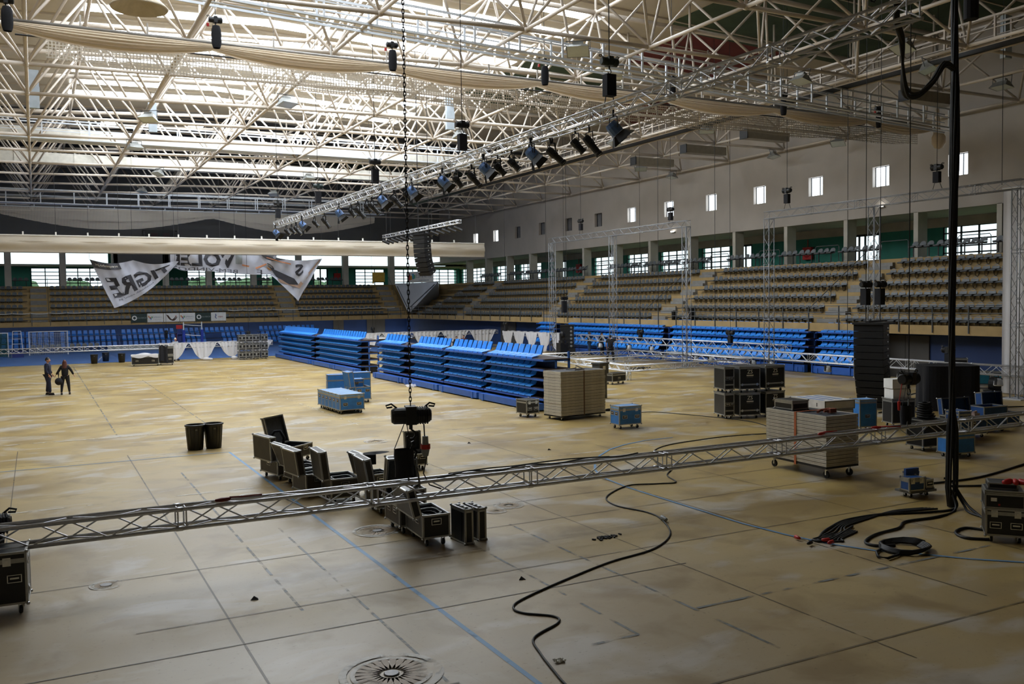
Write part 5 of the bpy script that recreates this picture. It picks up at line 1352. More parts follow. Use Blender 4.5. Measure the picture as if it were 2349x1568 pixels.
MB().box(.05, .57, .05, .35, 0.0, 1.05).build('pedestal_crate', mat('crate_grey', '4f4e4a'), t)
tag(MB().path([(16.6, 27.6, 1.73), (16.9, 27.4, 1.78), (17.0, 27.6, 1.85), (17.15, 27.4, 1.76), (16.8, 27.3, 1.72), (17.3, 27.5, 1.72)], .02, 6).build('strap_bundle', mat('strap_grey', '6a645c', .8), smooth=True), 'tangle of grey straps on top of the far deck stack', 'strap')
case('flight_case', 'single sky blue flight case standing alone on the open floor', .84, .55, .60, BLUEC, (16.5, 24.15, 0), R(-3), .14, 'closed', .12, (('f', .25, .42), ('f', .8, .42), ('l', .3, .6), ('l', .75, .6)), True, lidm=mat('pale_blue_top', '7aa6d8'))
case('flight_case', 'small black case on wheels under the floor truss rectangle', 1.0, .5, .42, BLACKL, (24.9, 37.0, 0), R(15), .14, 'closed', .1, (('f', .5, .4),), False)
dolly('flat low dolly under the truss rectangle, centre', 30.6, 42.9, 1.1, .6, R(10), .2)
case('flight_case', 'grey metal-edged case in front of the blue stand beside the speakers', 1.0, .6, .62, BLACKL, (35.9, 31.5, 0), R(-10), .14, 'closed', .1, (('f', .5, .5),), False)
# --- ZS cases
def zs(lab, x, y, z, w, d, rz, logo=True, h=.78):
    t = case('flight_case', lab, w, d, h, BLACKL, (x, y, z), rz, .12, 'closed', .05, (('r', .3, .5), ('r', .75, .5)) if logo else (('f', .3, .5), ('f', .75, .5)), False)
    MB().box(.03, w-.03, -.006, 0, .26, .31).box(w, w+.006, .03, d-.03, .26, .31).build('aluminium_band', TRIM, t)
    if logo:
        for fx in (.12, .85): MB().lathe([(.001, -.012), (.045, -.012), (.045, 0)], 12, (w*fx, 0, .285), 'y').build('latch', CHROME, t)
        wtext(t, 'ZS', .19, (w*.5, -.008, .72), WHITE); MB().box(w*.5-.13, w*.5+.13, -.012, -.006, .58, .62).build('logo_bar', WHITE, t); MB().box(w*.5-.12, w*.5+.12, -.012, -.006, .54, .55).build('logo_bar', mat('logo_dim', '8a8a8a'), t)
    return t
ZR = R(-8)
for lv, z in ((0, 0), (1, .90)):
    s = ('lower', 'upper')[lv]
    zs('black ZS-marked flight case, %s level, facing the open floor' % s, 21.4, 24.0, z, .78, .86, R(-14)) 
    zs('narrow black flight case without logo, %s level, left of the ZS pair' % s, 20.95, 24.25, z, .36, .8, R(-14), False)
    zs('black ZS-marked flight case, %s level, right of the ZS pair' % s, 22.42, 23.82, z, .85, .8, R(-2))
# --- white and blue cases on the deck stack's right
WBC = mat('white_laminate', 'd6d4d0', .45, 0, .12, 4)
XW, YW = 19.3, 18.2
for k, (w, d, h, m, dx, lab) in enumerate(((1.05, 1.6, .30, BLUEC, 0, 'blue-fronted white panel case at the bottom of the pale case stack'), (1.05, 1.6, .29, BLUEC, .0, 'blue-fronted white panel case, second from the bottom of the pale stack'),
                                           (1.0, 1.4, .27, WBC, .04, 'dirty white flat case, second from the top of the pale stack'), (1.05, 1.45, .26, WBC, .0, 'white flat case with blue tape on its top, topmost of the pale stack'))):
    t = thing('panel_case', lab, 'flight case', (XW+dx, YW+dx, [.14, .45, .75, 1.03][k]), R(-6))
    MB().box(0, w, 0, d, 0, h-.01).build('body', [m if k < 2 else WBC], t)
    MB().box(-.008, 0, 0, d, 0, h-.01).box(0, w, 0, d, h-.012, h-.004).build('white_side', WBC, t)
    b = MB(); edges(b, w, d, 0, h-.01, .03); b.build('edge_trim', mat('dull_trim', '9a9a97', .5, .4), t)
    MB().box(-.012, -.008, .3, .33, h*.3, h*.7).box(-.012, -.008, 1.1, 1.13, h*.3, h*.7).build('latch', mat('latch_dark', '3a3634'), t)
    if k == 3:
        for q in range(3): MB().box(.1+.3*q, .18+.3*q, .2, 1.3, h-.003, h+.002).build('blue_tape', mat('tape_blue', '5d7fb5'), t)
dolly('dolly under the stack of white and blue panel cases', XW, YW, 1.05, 1.6, R(-6), .14)
case('flight_case', 'small grey open-topped case on the near corner of the strapped deck stack', .5, .62, .22, BLACKL, (16.1, 16.2, 1.447), R(-2), .015, 'closed', .05, (), False)
tag(MB().path([(16.2, 15.5, 1.48), (16.4, 15.6, 1.5), (16.6, 15.5, 1.53), (16.5, 15.35, 1.52), (16.3, 15.4, 1.5)], .03, 6).box(16.4, 16.6, 15.3, 15.4, 1.46, 1.56).build('strap_bundle', mat('rust_strap', '8a4b36', .8)), 'rust brown straps and buckle heaped on the strapped deck stack', 'strap')
case('flight_case', 'blue case with yellow label just right of the pale case stack', .62, .5, .86, BLUEC, (22.6, 19.9, 0), R(-12), .1, 'closed', .1, (('f', .45, .4),), False, lidm=mat('pale_blue_top', '7aa6d8'))
case('rack_case', 'black open rack case holding a heap of black cable', .85, .6, .72, BLACKL, (20.9, 16.3, 0), R(-8), .12, 'none', 0, (), False)
t = thing('cable_heap', 'heap of coiled black cable on the open rack case', 'cable', (21.25, 16.5, .86))
MB().cbox((0, 0, -.02), (.5, .35, .04)).build('cable_base', RUBBER, t)
for k in range(7): coil(t, (random.uniform(-.03, .03), random.uniform(-.03, .03), .03+.06*k), .24-.012*k, 2, RUBBER, .024, 'cable_loop', .8)
for k, (z, w) in enumerate(((0.9, .62), (1.22, .64))):
    tag(MB().box(0, w, 0, .5, 0, .30).build('white_box', WHITE, loc=(24.1-.03*k, 19.9, z), rz=R(-18)), ('white carton, lower of two behind the cable heap', 'white carton, upper of two behind the cable heap')[k], 'box')
case('flight_case', 'dark case carrying the two white cartons', .8, .55, .78, BLACKL, (24.0, 19.85, 0), R(-18), .12, 'closed', .08, (), False)
# black covered stack
t = thing('covered_stack', 'large stack covered with a black cloth behind the open blue cases', 'covered equipment', (28.3, 21.9, 0), R(-32))
def cov(u, v):
    a = 2*PI*u; c, s = math.cos(a), math.sin(a); k = (abs(c)**6+abs(s)**6)**(-1/6)
    w = .95+.05*math.sin(9*a)*(1-v)*.8; return (1.0+w*c*k, .8+.75*s*k*(1+.02*math.sin(11*a)), 1.62*v)
MB().grid(cov, 60, 8).build('black_cover', CLB, t)
MB().grid(lambda u, v: (lambda p: (1.0+(p[0]-1.0)*v, .8+(p[1]-.8)*v, 1.62+.08*math.sin(7*u*6.28)*v*(1-v)+.03*(1-v)))(cov(u, 1)), 40, 4).build('cover_top', CLB, t)
MB().box(.15, 1.85, .15, 1.45, 0, 1.45).build('crate_inside', BLACK, t)
case('flight_case', 'open blue case with slanted lid, left of the hanging cable bundle', 1.0, .6, .62, DBLUEC, (23.6, 17.2, 0), R(-12), .12, 100, .2, (('f', .5, .5),), False, inside=mat('blue_inside', '24477c', .8))
case('flight_case', 'narrow blue case standing left of the open blue one', .42, .5, .86, DBLUEC, (22.5, 16.4, 0), R(-10), .1, 'closed', .1, (('f', .5, .8),), False)
case('flight_case', 'open blue trunk right of the hanging cable bundle', .9, .6, .66, DBLUEC, (25.3, 17.6, 0), R(-10), .12, 'none', 0, (('f', .3, .5),), False, inside=mat('blue_inside', '24477c'))
case('flight_case', 'blue case with its big lid standing up, rightmost of the blue cases', .85, .6, .62, DBLUEC, (26.6, 18.0, 0), R(-8), .12, 96, .28, (('f', .5, .5),), False, inside=mat('blue_inside', '24477c'))
case('flight_case', 'dark open case between the blue cases behind the truss', .7, .55, .6, BLACKL, (23.0, 16.95, 0), R(-12), .12, 'none', 0, (), False)
case('flight_case', 'low blue case below the second hoist, behind the front truss', .75, .5, .5, BLUEC, (20.6, 15.2, 0), R(-8), .12, 'closed', .1, (), False)
tag(MB().box(0, .24, 0, .16, 0, .07).tube((.04, .08, .09), (.2, .1, .11), .04, 8).build('tool_roll', mat('pinkish_cloth', 'bfa79d', .8), loc=(24.3, 17.2, .62)), 'pale rolled cloth lying on the open blue case by the cable bundle', 'cloth')
# dimmer racks by the right wall
for k in range(3):
    t = thing('dimmer_rack', 'dimmer rack with teal front panel by the right wall, %s' % ('left', 'middle', 'right')[k], 'rack', (36.35+.42*k, 26.75-.62*k, 0), R(-56))
    MB().box(0, .72, 0, .5, .14, .78).build('body', mat('rack_grey', '3b3e42', .5), t); MB().box(.09, .63, -.01, 0, .24, .68).build('front_panel', mat('teal_panel', '1f6f86', .4), t)
    b = MB(); edges(b, .72, .5, .14, .78, .06); b.build('edge_trim', mat('dull_trim', '9a9a97'), t); put_casters(t, .72, .5, .14)
case('flight_case', 'small silver-edged rack on top behind the dimmer racks', .8, .5, .38, BLACKL, (37.5, 27.9, .0), R(-50), .85, 'closed', .05, (), False)
tag(MB().lathe([(.001, -.12), (.3, -.12), (.3, .12), (.001, .12)], 18, (0, 0, .33), 'y').box(-.5, .5, -.2, .2, 0, .08).build('cable_drum', RUBBER, loc=(36.5, 24.9, 0)), 'black cable drum right of the dimmer racks', 'cable drum')
# small blue cases on a dolly
dolly('small grey dolly carrying two little blue cases', 15.82, 12.62, .72, .42, R(-5), .15, mat('dolly_grey', '6c6f70', .5))
case('flight_case', 'little blue case with silver edges on the front of the small dolly', .40, .26, .27, DBLUEC, (15.78, 12.62, .15), R(-8), .012, 'closed', .06, (('r', .5, .5),), True)
case('flight_case', 'little open blue case with raised lid at the back of the small dolly', .38, .16, .20, DBLUEC, (16.1, 12.86, .15), R(-8), .012, 82, .06, (), False)
tag(MB().box(.02, .36, -.0, .06, 0, .40).build('case_lid', DBLUEC, loc=(16.0, 12.9, .165), rz=R(-8)), 'detached upright blue lid standing between the two little blue cases', 'lid')
case('flight_case', 'smallest blue box on the right end of the small dolly', .2, .2, .18, DBLUEC, (16.36, 12.68, .15), R(-8), .012, 'none', 0, (('f', .5, .5),), False)
# amp rack stack at the right edge
case('flight_case', 'black flight case on casters at the right edge, bottom of the rack stack', .62, .6, .46, BLACKL, (14.12, 9.78, 0), R(-50), .12, 'closed', .08, (('f', .25, .4), ('f', .75, .4), ('r', .5, .5)), True)
t = thing('power_rack', 'silver-edged power rack with a small meter on top of the case at the right edge', 'rack', (14.13, 9.80, .585), R(-50))
MB().box(0, .6, 0, .55, 0, .30).build('body', BLACKL, t); b = MB(); edges(b, .6, .55, 0, .24, .022); edges(b, .6, .55, .25, .30, .02); b.build('edge_trim', TRIM, t)
MB().box(.05, .55, -.01, 0, .03, .21).build('front_panel', mat('panel_black', '0c0d0f', .35), t); MB().box(.09, .18, -.016, -.01, .12, .18).build('meter', WHITE, t); MB().box(.2, .23, -.018, -.01, .05, .08).build('red_switch', REDP, t)
t = thing('rack_tray', 'small silver tray case with red plugs on top of the power rack', 'case', (14.3, 9.86, .885), R(-50)); MB().box(0, .45, 0, .4, 0, .1).build('body', BLACKL, t); b = MB(); edges(b, .45, .4, 0, .1, .02); b.build('edge_trim', TRIM, t)
for i, (x, y) in enumerate(((14.42, 9.6), (14.5, 9.5), (14.6, 9.42))):
    tag(MB().lathe([(.001, -.09), (.035, -.09), (.045, -.02), (.05, .05), (.05, .09), (.001, .09)], 10, axis='x').build('red_plug', REDP, smooth=True, loc=(x, y, 1.03), rz=R(40*i)), 'red power plug on the tray case at the right edge, %s' % ('left', 'middle', 'right')[i], 'plug')
# flight cases at the far left
case('flight_case', 'long black case on casters with white cloth on top, at the far floor edge', 1.75, .75, .62, BLACKL, (5.75, 67.6, 0), R(-10), .12, 'closed', .1, (('f', .2, .4), ('f', .8, .4)), False)
tag(MB().grid(lambda u, v: (1.75*u-.05, .8*v-.05, .02+.10*math.sin(3.1*u)*math.sin(3.1*v)+.04*math.sin(11*u+5*v)), 14, 8).grid(lambda u, v: (1.75*u-.05, -.06-.02*v, .0+.05-.25*v*(.4+.6*abs(math.sin(5*u)))), 14, 3).build('white_cloth', WCLOTH, smooth=True, loc=(5.77, 67.6, .76), rz=R(-10)), 'crumpled white cloth lying on the long black case at the far floor edge', 'cloth')
case('flight_case', 'upright black case right of the long case with white cloth', .95, .7, .62, BLACKL, (7.55, 67.6, 0), R(-5), .12, 'closed', .1, (('f', .25, .5), ('f', .75, .5)), False)
case('flight_case', 'second black case stacked on the upright one near the far drapes', .95, .7, .55, BLACKL, (7.55, 67.6, .742), R(-5), .01, 'closed', .1, (), False)
tag(MB().grid(lambda u, v: (.05+.55*u, -.06-.05*math.sin(9*u), .02-1.1*v+.1*math.sin(5*u)), 10, 6).grid(lambda u, v: (.05+.6*u, .6*v-.06, .03+.05*math.sin(6*u+3*v)), 10, 6).build('black_jacket', CLB, loc=(7.5, 67.55, 1.31), rz=R(-5)), 'black jacket thrown over the stacked black cases near the far drapes', 'jacket')
# rack of twelve cases
b0 = None
cols = [(13.5, 70.2, 0), (14.02, 70.2, 0), (14.54, 70.2, 0), (15.2, 70.35, 0)]
for c, (x, y, _) in enumerate(cols):
    for r_ in range(3):
        lab = 'black silver-edged case in the rack of stacked cases, %s column, %s' % (('left', 'second', 'third', 'right')[c], ('bottom', 'middle', 'top')[r_])
        if b0 is None:
            b0 = o = case('stacked_case', lab, .5, .6, .52, BLACKL, (x, y, 0), 0, .1, 'closed', .12, (('f', .5, .7),), False); MB().box(.03, .47, -.008, 0, .22, .27).box(.2, .3, -.01, 0, .3, .5).build('aluminium_band', TRIM, o)
        else: dup(b0, (x, y, .63*r_), 0, lab)
# ================================================================ LINE ARRAYS
def array(lab, loc, rz, n, w, h, d, curve, m=BLACK, frame=True, front=False):
    t = thing('speaker_array', lab, 'line array speakers', loc, rz); z = 0.; a = 0.; y = 0.
    for k in range(n):
        M = Matrix.Translation((0, y, -z)) @ Matrix.Rotation(a, 4, 'X')
        b = MB(M=M); b.add([(-w/2, -d/2, 0), (w/2, -d/2, 0), (w/2*.85, d/2, -.02*h), (-w/2*.85, d/2, -.02*h), (-w/2, -d/2, -h+.012), (w/2, -d/2, -h+.012), (w/2*.85, d/2, -h*.93), (-w/2*.85, d/2, -h*.93)], [(0,1,2,3), (0,4,5,1), (1,5,6,2), (2,6,7,3), (3,7,4,0), (4,7,6,5)])
        b.M = None; c = b.build('cabinet', m, t)
        b = MB(M=M); b.box(-w/2+.02, w/2-.02, -d/2-.008, -d/2, -h+.02, -.008); b.M = None; b.build('grille', mat('grille_black', '0b0b0c', .8, 0, .3, 60), c)
        if front:
            b = MB(M=M); b.lathe([(.001, -.02), (h*.28, -.01), (h*.32, .0)], 12, (w*.3, -d/2-.012, -h*.5), 'y'); b.M = None; b.build('driver', mat('driver_grey', '777a7c', .4), c)
        for s in (-1, 1):
            b = MB(M=M); b.box(s*(w/2+.004)-.01, s*(w/2+.004)+.01, -.04, .04, -h*.6, -h*.4); b.M = None; b.build('rigging_pin', CHROME, c)
        z += h*math.cos(a); y += h*math.sin(a)*-1 if False else h*math.sin(a); a += R(curve(k))
    if frame: MB().box(-w*.52, w*.52, -d*.6, d*.9, .0, .08).box(-.06, .06, -d*.6, d*1.6, .08, .14).build('fly_frame', BLACK, t)
    return t
array('tall black line array hanging to the floor in front of the right gallery', (27.1, 23.3, 3.14), R(-72), 12, 1.1, .25, .72, lambda k: .3+.38*k)
array('black line array hanging high in front of the far corner', (19.5, 48.0, 7.95), R(-70), 9, .95, .25, .55, lambda k: .8+.85*k)
w_ = MB()
for s_ in (-.3, .5): w_.tube((0, s_, .1), (0, s_, dz(19.5)-8.0), .015, 5)
w_.build('suspension_wire', BLACK, bpy.data.objects['speaker_array.001'])
t = array('grey front of a speaker stack standing behind the three people', (36.0, 59.6, 2.2), R(-35), 6, 1.05, .28, .55, lambda k: 0, mat('speaker_charcoal', '26282b', .5), True, True)
tag(MB().box(-.6, .6, -.35, .35, 0, .5).build('subwoofer', BLACK, loc=(36.0, 59.6, 0), rz=R(-35)), 'low black subwoofer under the far speaker stack', 'speaker')

# ================================================================ WHITE DRAPES
def drape(lab, a, c, ztop, n, low, amp=.12):
    t = thing('white_drape', lab, 'drape'); A = Vector((*a, 0)); Cc = Vector((*c, 0)); d = (Cc-A); nrm = Vector((d.y, -d.x, 0)).normalized()
    for k in range(n):
        def f(u, v, k=k):
            s = math.sin(PI*u)**.55; p = A+d*((k+u)/n)
            depth = .18+(ztop-low-.18)*s*(.94+.06*math.sin(k*2.3))
            pinch = (u-.5)*(v**1.5)*-.25
            p = p+d*(pinch/n); off = .17+amp*math.sin(u*22+k)*v*.5+.03*math.sin(u*47)
            return tuple(p+nrm*off+Vector((0, 0, ztop-depth*v)))
        MB().grid(f, 44, 10).build('swag', WCLOTH, t, smooth=True)
    MB().grid(lambda u, v: tuple(A+d*u+nrm*(.18-.36*v)+Vector((0, 0, ztop+.02+.015*math.sin(60*u)))), 60, 3).build('top_fold', WCLOTH, t, smooth=True)
    return t
drape('white cloth swags hung on the low far truss, left of the blue stands', (8.0, 71.9), (16.4, 71.9), 1.36, 4, .06)
tag(MB().ball((0, 0, .12), .28, 10, .45).ball((.3, .1, .08), .2, 8, .5).build('cloth_pile', WCLOTH, smooth=True, loc=(11.3, 71.35, 0)), 'small heap of white cloth on the floor below the second swag', 'cloth')
tag(MB().ball((0, 0, .12), .25, 10, .6).build('cloth_pile', WCLOTH, smooth=True, loc=(13.35, 71.3, 0)), 'small heap of white cloth on the floor below the third swag', 'cloth')
drape('long white drapes hung behind the blue stands towards the corner', (17.4, 71.9), (36.0, 71.9), 1.66, 7, .1)
drape('white drapes parted in tall points before the far right blue stands', (36.3, 70.8), (36.5, 60.6), 1.56, 5, .0, .1)
t = thing('white_curtain', 'tall white curtain hanging behind the truss tower at the right edge', 'curtain')
MB().grid(lambda u, v: (36.0+.03*math.sin(60*u), 24.25-4.4*u+.05*math.sin(25*u)*v, 8.55-8.53*v), 90, 12).build('cloth', WCLOTH, t, smooth=True)
MB().grid(lambda u, v: (36.0+.9*u, 24.27, 8.55-8.53*v), 8, 12).build('return_cloth', WCLOTH, t, smooth=True); MB().tube((36, 24.3, 8.57), (36, 19.8, 8.57), .04).build('pipe', ALU, t)

# ================================================================ CABLES
def cable(lab, pts, r=.012, m=RUBBER, name='cable', z=None, smooth=8):
    P = [Vector((*p, r+.001) if len(p) == 2 else p) for p in pts]; out = []
    for i in range(len(P)-1):
        p0 = P[max(i-1, 0)]; p1 = P[i]; p2 = P[i+1]; p3 = P[min(i+2, len(P)-1)]
        for k in range(smooth):
            u = k/smooth; out.append(.5*((2*p1)+(-p0+p2)*u+(2*p0-5*p1+4*p2-p3)*u*u+(-p0+3*p1-3*p2+p3)*u**3))
    out.append(P[-1]); o = MB().path(out, r, 6).build(name, m, smooth=True); return tag(o, lab, 'cable')
cable('long black cable winding over the open floor from the bottom edge to the front truss', [(13.64, 17.73), (13.1, 17.2), (12.78, 16.46), (12.3, 16.55), (11.63, 16.71), (10.6, 16.01), (10.3, 15.24), (10.48, 14.47), (10.41, 13.89), (9.88, 12.89), (9.04, 12.24), (7.99, 11.97), (6.92, 11.55), (5.93, 11.09), (5.64, 10.84), (5.65, 10.58), (5.94, 10.27), (5.87, 10.03), (5.34, 9.72), (5.17, 9.26), (5.05, 8.74), (4.97, 8.3), (4.9, 7.4)], .015)
cable('black cable arching over the floor towards the strapped deck stack', [(19.71, 20.93), (18.4, 21.15), (17.14, 21.04), (15.9, 20.8), (14.92, 20.17), (14.0, 18.9), (13.64, 17.73)], .014)
cable('black cable running from the deck stack to the ZS cases', [(17.9, 28.3), (18.9, 28.4), (19.6, 27.4), (20.2, 27.0), (20.9, 25.0), (21.2, 23.2), (20.6, 21.5)], .013)
tag(MB().lathe([(.001, -.12), (.04, -.1), (.05, 0), (.04, .1), (.001, .12)], 8, axis='x').build('cable_connector', RUBBER, loc=(18.9, 28.4, .055)), 'black inline connector on the cable behind the lone blue case', 'connector')
tag(MB().lathe([(.001, -.1), (.03, -.1), (.045, -.02), (.05, .08), (.001, .1)], 10, axis='x').build('cable_connector', mat('plug_grey', '8f9496'), loc=(10.37, 13.72, .052), rz=R(80)), 'grey inline connector on the long winding cable', 'connector')
XB, YB = 15.86, 11.72
bun = thing('cable_bundle', 'thick black bundle of cables hanging from the roof to the floor', 'cable bundle')
for k in range(9):
    a = 2*PI*k/9; pts = []
    for q in range(30):
        z = 11.2*(1-q/29); tight = .045+.018*math.sin(z*1.3+k)+(.05 if z < 1.6 and z > .3 else 0)
        if 6.2 < z < 8.2: tight += .02
        pts.append((XB+tight*math.cos(a+z*.25), YB+tight*math.sin(a+z*.25), z+.02))
    MB().path(pts, .024, 6).build('cable_strand', RUBBER, bun, smooth=True)
MB().tube((XB, YB, 1.0), (XB, YB, 11.2), .05, 8).build('core_strand', RUBBER, bun)
lp = thing('cable_loom', 'heavy drooping loop of black cable between the high truss and the hanging bundle', 'cable loom')
for k in range(8):
    o1 = .05*math.cos(k*.8); o2 = .05*math.sin(k*.8); s_ = random.uniform(-.08, .12)
    pts = [Vector((12.2+.35*0+o1, 9.9+o2, 9.75)), Vector((12.5+o1, 10.3, 8.75+o2)), Vector((13.0+o1, 10.6, 8.45+o2)), Vector((13.5, 10.95+o1, 7.7+o2+s_)), Vector((14.1, 11.2+o1, 7.95-.25+o2+s_)), Vector((14.8, 11.4+o1, 8.1+o2+s_*.4)), Vector((15.4, 11.6+o1, 8.55+o2)), Vector((15.86, 11.7+o1, 8.5))]
    out = []
    for i in range(len(pts)-1):
        p0 = pts[max(i-1, 0)]; p1 = pts[i]; p2 = pts[i+1]; p3 = pts[min(i+2, len(pts)-1)]
        for q in range(6):
            u = q/6; out.append(.5*((2*p1)+(-p0+p2)*u+(2*p0-5*p1+4*p2-p3)*u*u+(-p0+3*p1-3*p2+p3)*u**3))
    MB().path(out, .022, 6).build('cable_strand', RUBBER, lp, smooth=True)
cable('black cables fanning from the bundle foot along the floor to the left', [(XB+.02, YB, .3), (15.8, 11.55, .05), (15.2, 11.6), (14.2, 11.95), (13.3, 12.0), (12.6, 11.75), (12.2, 11.55), (11.9, 11.35), (11.7, 11.3), (11.75, 11.15), (12.1, 11.2), (13, 11.6)], .022)
for i in range(5):
    dx = .045*i
    cable('black cable in the flat bunch lying left of the hanging bundle, %s strand' % ('first', 'second', 'third', 'fourth', 'fifth')[i], [(15.5-dx, 11.75+dx), (14.6, 11.95+dx*.6), (13.7, 12.05-dx), (12.9, 11.85-dx), (12.3+dx, 11.6-dx*1.5), (11.9-dx, 11.36-dx*.5), (11.7+dx*2, 11.2-dx*1.2), (12.2, 11.3-dx), (12.8, 11.5-dx)], .016, z=None)
cable('black cable from the bundle foot to the coil on the floor', [(XB-.03, YB, .4), (15.7, 11.5, .03), (14.9, 11.3), (14.1, 11.35), (13.6, 11.1), (12.9, 11.0), (12.35, 10.75), (12.3, 10.5), (12.6, 10.35)], .024)
cc_ = thing('cable_coil', 'large flat coil of black cable on the floor', 'cable coil', (12.55, 10.12, 0))
for k in range(5): coil(cc_, (.0+.02*k, 0, .03+.012*k), .36+.012*k, 1, RUBBER, .024, 'cable_turn', .9, .004)
MB().path([(-.3, .2, .03), (-.55, .1, .03), (-.75, -.1, .03), (-.7, -.25, .03), (-.4, -.2, .03), (-.2, -.1, .03)], .022, 6).build('cable_tail', RUBBER, cc_, smooth=True)
for i, (x, y, a) in enumerate(((11.42, 11.1, 20), (11.5, 11.45, 80), (11.8, 11.1, -30), (11.75, 10.95, 10))):
    tag(MB().lathe([(.001, -.07), (.02, -.07), (.03, -.02), (.035, .06), (.001, .065)], 10, axis='x').build('power_plug', REDP if i else RUBBER, smooth=True, loc=(x, y, .052), rz=R(a)), ['black plug at the left tip of the cable bunch', 'red plug, upper one at the tip of the cable bunch', 'red plug in the middle of the cable bunch tip', 'red plug, lowest right of the cable bunch tip'][i], 'plug')
for i, p in enumerate(([(XB+.05, YB, .5), (15.9, 11.4, .12), (15.6, 10.9), (15.1, 10.3), (14.9, 9.95)], [(XB+.03, YB, .45), (15.95, 11.5, .08), (15.7, 11.2), (15.5, 10.6), (15.1, 10.1)], [(14.75, 10.25), (14.6, 10.5), (14.2, 10.4), (14.0, 10.1), (14.2, 9.85), (14.3, 9.8)])):
    cable('black cable between the bundle foot and the rack stack at the right edge, %s' % ('first', 'second', 'looped one')[i], p, .024)
for i, p in enumerate(([(17.5, 13.0), (19.0, 12.4), (21.0, 12.6), (23, 12.8)], [(17.4, 13.4), (19, 13.3), (21.5, 13.8), (24, 14.3)], [(27.5, 20.5), (29.5, 20.2), (31, 21.2), (33, 20.5), (35, 19.5)], [(26.5, 22.5), (29, 23), (31.5, 22.3), (33.5, 23.5), (35.8, 22.4)], [(29.5, 25.5), (31.5, 25.6), (33.5, 26.2), (36, 26)])):
    cable('black cable lying on the floor at the right, %s' % ('nearest, in front of the truss', 'second, under the truss', 'behind the open blue cases', 'near the foot of the white curtain', 'towards the dimmer racks')[i], p, .022)
cable('black cable slung along the top of the front truss by the hoist', [(6.0, 14.3, 1.18), (6.3, 14.25, 1.22), (6.7, 14.5, 1.2), (7.2, 14.3, 1.19), (7.8, 14.45, 1.21), (8.4, 14.3, 1.2), (9.2, 14.5, 1.2), (9.8, 14.35, 1.19), (10.3, 14.45, 1.2)], .014)
cable('black cable looping above the front truss right of the hoist', [(6.3, 14.5, 1.19), (7.0, 14.35, 1.24), (7.6, 14.5, 1.2), (8.6, 14.4, 1.24), (9.6, 14.4, 1.2)], .012)
for i, (x, a) in enumerate(((2.45, 5), (15.05, 10), (16.75, -20))):
    tag(MB().lathe([(.001, -.13), (.02, -.12), (.035, -.03), (.03, .09), (.001, .12)], 8, axis='x').path([(.1, .02, .02), (.3, -.04, .02), (.6, .02, .0)], .015, 5).build('red_plug', REDP if i else mat('dark_red', '6e1f1c', .5), smooth=True, loc=(x, 14.28, 1.215), rz=R(a)), 'red plug lying on the front truss, %s' % ('left part', 'before the strapped deck stack', 'right of the strapped deck stack')[i], 'plug')
# small litter
def litter(lab, x, y, n, s, m, spread):
    b = MB()
    for k in range(n):
        M = Matrix.Translation((x+random.gauss(0, spread), y+random.gauss(0, spread*.5), s*.3)) @ Matrix.Rotation(random.uniform(0, 6), 4, 'Z'); b.M = M; b.box(-s, s, -s*.4, s*.4, -s*.25, s*.4)
    b.M = None; return tag(b.build('debris_heap', m), lab, 'debris', kind='stuff')
litter('scattered heap of small black bits on the open floor', 8.75, 13.25, 34, .035, RUBBER, .13)
for i, (x, y, lab) in enumerate(((5.25, 8.95, 'crumpled pale paper lying near the bottom edge'), (17.2, 45.6, 'white rag on the floor by the gap between the blue stands'), (16.4, 42.0, 'larger white rag on the floor before the right-hand blue stands'))):
    s = (.09, .3, .45)[i]; tag(MB().grid(lambda u, v: (s*1.5*(u-.5), s*(v-.5), .012+s*.3*abs(math.sin(7*u+4*v)*math.sin(5*v+u))), 12, 8).build('crumpled_paper' if i == 0 else 'white_rag', WCLOTH if i else mat('paper', 'c9c6bd', .8), loc=(x, y, 0), rz=R(20*i)), lab, 'paper' if i == 0 else 'cloth')
for i, (x, y) in enumerate(((2.62, 13.0), (6.35, 11.9), (11.2, 24.2), (12.6, 21.9), (18.2, 13.6))):
    tag(MB().add([(-.06, 0, .003), (.05, -.03, .003), (.06, .05, .003), (0, .03, .05)], [(0, 1, 3), (1, 2, 3), (2, 0, 3), (0, 2, 1)]).build('dark_scrap', RUBBER, loc=(x, y, 0)), 'tiny dark scrap on the floor, %s' % ('left of the long blue line', 'right of the narrow upright cases', 'left of the lone blue case', 'between the blue case and the trunks', 'under the right part of the front truss')[i], 'scrap')

# ================================================================ FAR SPORTS GEAR
t = thing('handball_goal', 'wide white handball goal with net on the blue floor', 'goal', (-.62, 88.8, 0))
MB().box(0, .08, 0, .08, 0, 2.0).box(3.0, 3.08, 0, .08, 0, 2.0).box(0, 3.08, 0, .08, 2.0, 2.08).build('frame', mat('goal_grey_white', 'c3c5c8', .5), t)
MB().path([(.04, .08, 2.0), (.04, .8, 1.9), (.04, 1.1, 0), (3.04, 1.1, 0), (3.04, .8, 1.9), (3.04, .08, 2.0)], .025).build('back_frame', GRAIL, t)
b = MB(); b.grid(lambda u, v: (.05+3*u, .85+.25*v, 1.9-1.88*v), 2, 2); b.build('net', NETW, t)
t = thing('handball_goal', 'goal with dark green net cut off by the left edge', 'goal', (-5.1, 87.2, 0))
MB().box(0, .08, 0, .08, 0, 2.0).box(2.92, 3.0, 0, .08, 0, 2.0).box(0, 3.0, 0, .08, 2.0, 2.08).build('frame', mat('goal_grey_white', 'c3c5c8'), t)
MB().grid(lambda u, v: (.05+2.9*u, .5+.5*v, 2-1.98*v), 2, 2).build('net', net_mat('green_net', '2d5a50', .1, .8), t)
t = thing('umpire_ladder', 'pale metal umpire ladder stand left of the wide goal', 'umpire stand', (-1.75, 86, 0))
b = MB()
